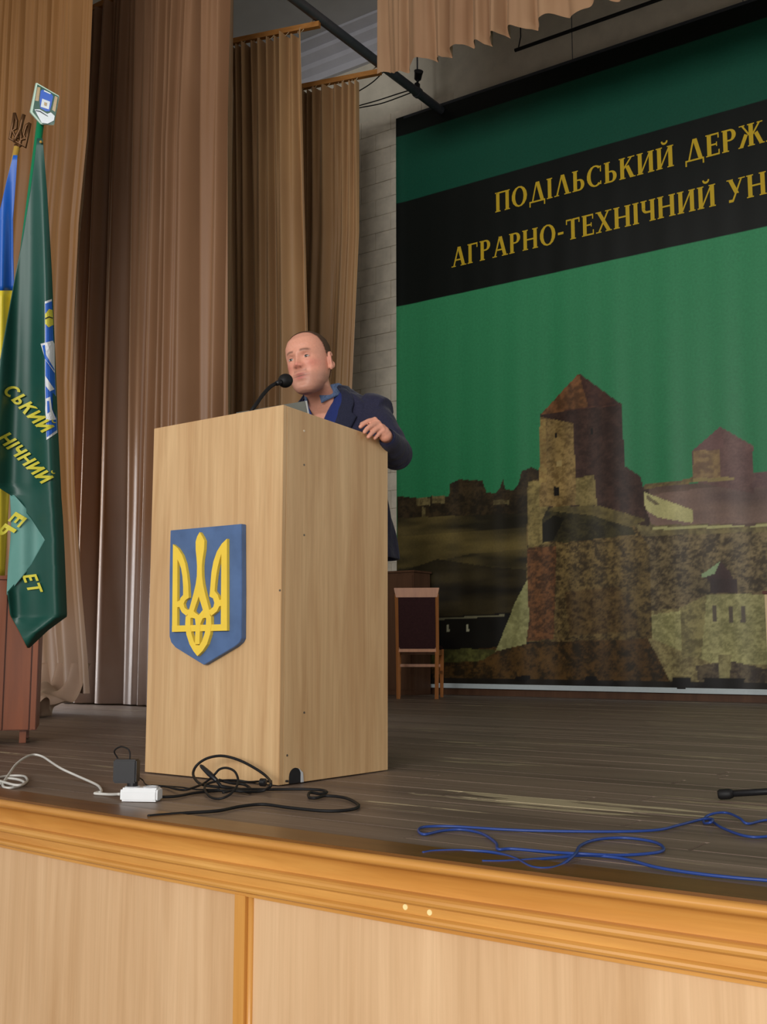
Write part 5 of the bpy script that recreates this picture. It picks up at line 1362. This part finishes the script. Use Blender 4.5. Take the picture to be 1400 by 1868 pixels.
def jring(z, ang, k=1.0, add=0.0):
    cy, a, b = np.interp(z, zs, [q[1] for q in JT]), np.interp(z, zs, [q[2] for q in JT])*k+add, np.interp(z, zs, [q[3] for q in JT])*k+add
    ct, st = math.sin(ang), math.cos(ang)        # ang 0 = front (-Y)
    e_ = 2/2.4
    return np.array([BXC(z)+a*math.copysign(abs(ct)**e_, ct), cy-b*math.copysign(abs(st)**e_, st), z])
def alpha(z): return np.interp(z, [.785, .95, 1.06, 1.12, 1.25, 1.36, 1.42, 1.462], [.30, .10, .01, .05, .26, .42, .62, .95])
nv, nu = 64, 80; P1 = np.zeros((nv, nu, 3)); P2 = np.zeros((nv, nu, 3))
for i in range(nv):
    z = .785+(1.462-.785)*i/(nv-1); al = alpha(z)
    for j in range(nu):
        a_ = al+(2*math.pi-2*al)*j/(nu-1); wob = 0.004*math.sin(7*a_+z*14)+0.003*math.sin(13*a_-z*22)
        P1[i, j] = jring(z, a_, 1.0, wob); P2[i, j] = jring(z, a_, 1.0, wob-.006)
jm = MB()
def shell(mbx, A_, B_):
    k = len(mbx.v); mbx.grid(A_); k2 = len(mbx.v); mbx.grid(B_[:, ::-1]); r_, c_ = A_.shape[:2]
    bd = [(0, j) for j in range(c_)]+[(i, c_-1) for i in range(1, r_)]+[(r_-1, j) for j in range(c_-2, -1, -1)]+[(i, 0) for i in range(r_-2, 0, -1)]
    ia = [k+i*c_+j for i, j in bd]; ib = [k2+i*c_+(c_-1-j) for i, j in bd]
    for q in range(len(bd)): q2 = (q+1) % len(bd); mbx.f.append((ia[q], ia[q2], ib[q2], ib[q]))
shell(jm, P1, P2)
jk = part('jacket', jm, M['jacket'], man, smooth=True)
def sleeve(S_, E_, W_, name):
    mb = MB()
    ctrl = [S_+np.array([math.copysign(-.075, S_[0]+2.645), 0, -.01]), S_, S_*.55+E_*.45, E_*.85+S_*.15, E_, E_*.8+W_*.2, E_*.45+W_*.55, E_*.07+W_*.93]
    P = catmull(ctrl, 5); rr = np.interp(np.linspace(0, 1, len(P)), np.linspace(0, 1, len(ctrl)), [.055, .079, .070, .064, .063, .059, .048, .036])
    s_len = np.linspace(0, 1, len(P)); rr = rr*(1+0.035*np.sin(s_len*55)*np.clip(s_len*2, 0, 1))
    mb.tube(P, rr, 22)
    me = remeshed(mb, 0.006, 4)
    me.transform(Matrix.Translation(tuple(-pb))); me.materials.clear()
    return link(name, me, M['jacket'], jk)
sleeve(SL+np.array([-.012, 0, .0]), EL, WL, 'sleeve'); sleeve(SR+np.array([.012, 0, 0]), ER, WR, 'sleeve')
for E_, W_ in ((EL, WL), (ER, WR)):
    d = (W_-E_)/np.linalg.norm(W_-E_); mb = MB(); mb.tube([W_-d*.060, W_-d*.03, W_-d*.004], [.034, .0325, .0305], 18, caps=False); cf = part('shirt_cuff', mb, M['shirt'], man, smooth=True)
# lapels
for s in (-1, 1):
    A_ = np.zeros((26, 8, 3)); B_ = np.zeros_like(A_)
    for i in range(26):
        z = 1.07+(1.452-1.07)*i/25; al = alpha(z); wd = np.interp(z, [1.07, 1.15, 1.33, 1.345, 1.452], [.02, .22, .42, .30, .34])
        for j in range(8):
            a_ = s*(al-.015+wd*j/7); lift = .010-.004*j/7
            A_[i, j] = jring(z, a_, 1.0, lift); B_[i, j] = jring(z, a_, 1.0, lift-.006)
    mb = MB(); shell(mb, A_, B_); part('lapel', mb, M['lapel'], jk, smooth=True)
# jacket collar round the back of the neck
A_ = np.zeros((8, 50, 3)); B_ = np.zeros_like(A_)
for i in range(8):
    t = i/7
    for j in range(50):
        a_ = 0.95+(2*math.pi-1.9)*j/49; zc_ = 1.435+.045*t*(0.4+0.6*abs(math.sin(a_/2))); kx = .118-.030*t; ky = .098-.016*t
        base_ = np.array([-2.645, 3.405-.018*t, zc_]); A_[i, j] = base_+np.array([kx*math.sin(a_), -ky*math.cos(a_), 0]); B_[i, j] = base_+np.array([(kx-.006)*math.sin(a_), -(ky-.006)*math.cos(a_), 0])
mb = MB(); shell(mb, A_, B_); part('jacket_collar', mb, M['lapel'], jk, smooth=True)
# shirt body and collar
def alpha_s(z): return np.interp(z, [.86, 1.30, 1.36, 1.40, 1.44], [.002, .004, .13, .27, .46])
A_ = np.zeros((34, 70, 3)); B_ = np.zeros_like(A_)
for i in range(34):
    z = .86+(1.44-.86)*i/33; al = alpha_s(z)
    for j in range(70):
        a_ = al+(2*math.pi-2*al)*j/69; A_[i, j] = jring(z, a_, 1.0, -.009); B_[i, j] = jring(z, a_, 1.0, -.012)
mb = MB(); shell(mb, A_, B_); sh_ = part('shirt', mb, M['shirt'], man, smooth=True)
for k in range(5):
    p = jring(1.28-.075*k, 0.0, 1.0, -.008); mb = MB(); mb.ball(p, (.0055, .003, .0055), nu=10, nv=6); part('button', mb, M['white_plastic'], sh_, smooth=True)
A_ = np.zeros((9, 60, 3)); B_ = np.zeros_like(A_)
for i in range(9):
    t = i/8
    for j in range(60):
        a_ = 0.42+(2*math.pi-.84)*j/59; fr = max(0, math.cos(a_))
        top = 1.478-.030*fr; bot = 1.432-.050*fr**2
        zc_ = bot+(top-bot)*t; kx = .089-.014*t; ky = .086-.012*t
        base_ = np.array([-2.643, 3.385-.030*t-0.012*fr, zc_]); A_[i, j] = base_+np.array([kx*math.sin(a_), -ky*math.cos(a_), 0]); B_[i, j] = base_+np.array([(kx-.005)*math.sin(a_), -(ky-.005)*math.cos(a_), 0])
mb = MB(); shell(mb, A_, B_); part('shirt_collar', mb, M['collar'], sh_, smooth=True)
# trousers and shoes
mb = MB(); mb.loft([(np.array([-2.68, 3.50, z]), X1*a, np.array([0, b, 0])) for z, a, b in ((.80, .18, .125), (.90, .19, .125), (1.0, .185, .12))], 28)
for s in (-1, 1):
    P = catmull([np.array([-2.68+s*.086, 3.50, .86]), np.array([-2.68+s*.09, 3.485, .47]), np.array([-2.68+s*.095, 3.53, .06])], 8); mb.tube(P, np.interp(np.linspace(0, 1, len(P)), [0, .5, 1], [.096, .078, .068]), 18)
me = remeshed(mb, 0.008, 3); me.transform(Matrix.Translation(tuple(-pb))); me.materials.clear(); link('trousers', me, M['trousers'], man)
for s in (-1, 1):
    xx = -2.68+s*.097
    mb = MB(); mb.loft([((xx, 3.59, .035), X1*.030, ez*.033), ((xx, 3.55, .045), X1*.040, ez*.044), ((xx, 3.46, .040), X1*.045, ez*.039), ((xx, 3.38, .030), X1*.046, ez*.029), ((xx, 3.32, .024), X1*.030, ez*.020)], 16); part('shoe', mb, M['shoe'], man, smooth=True)
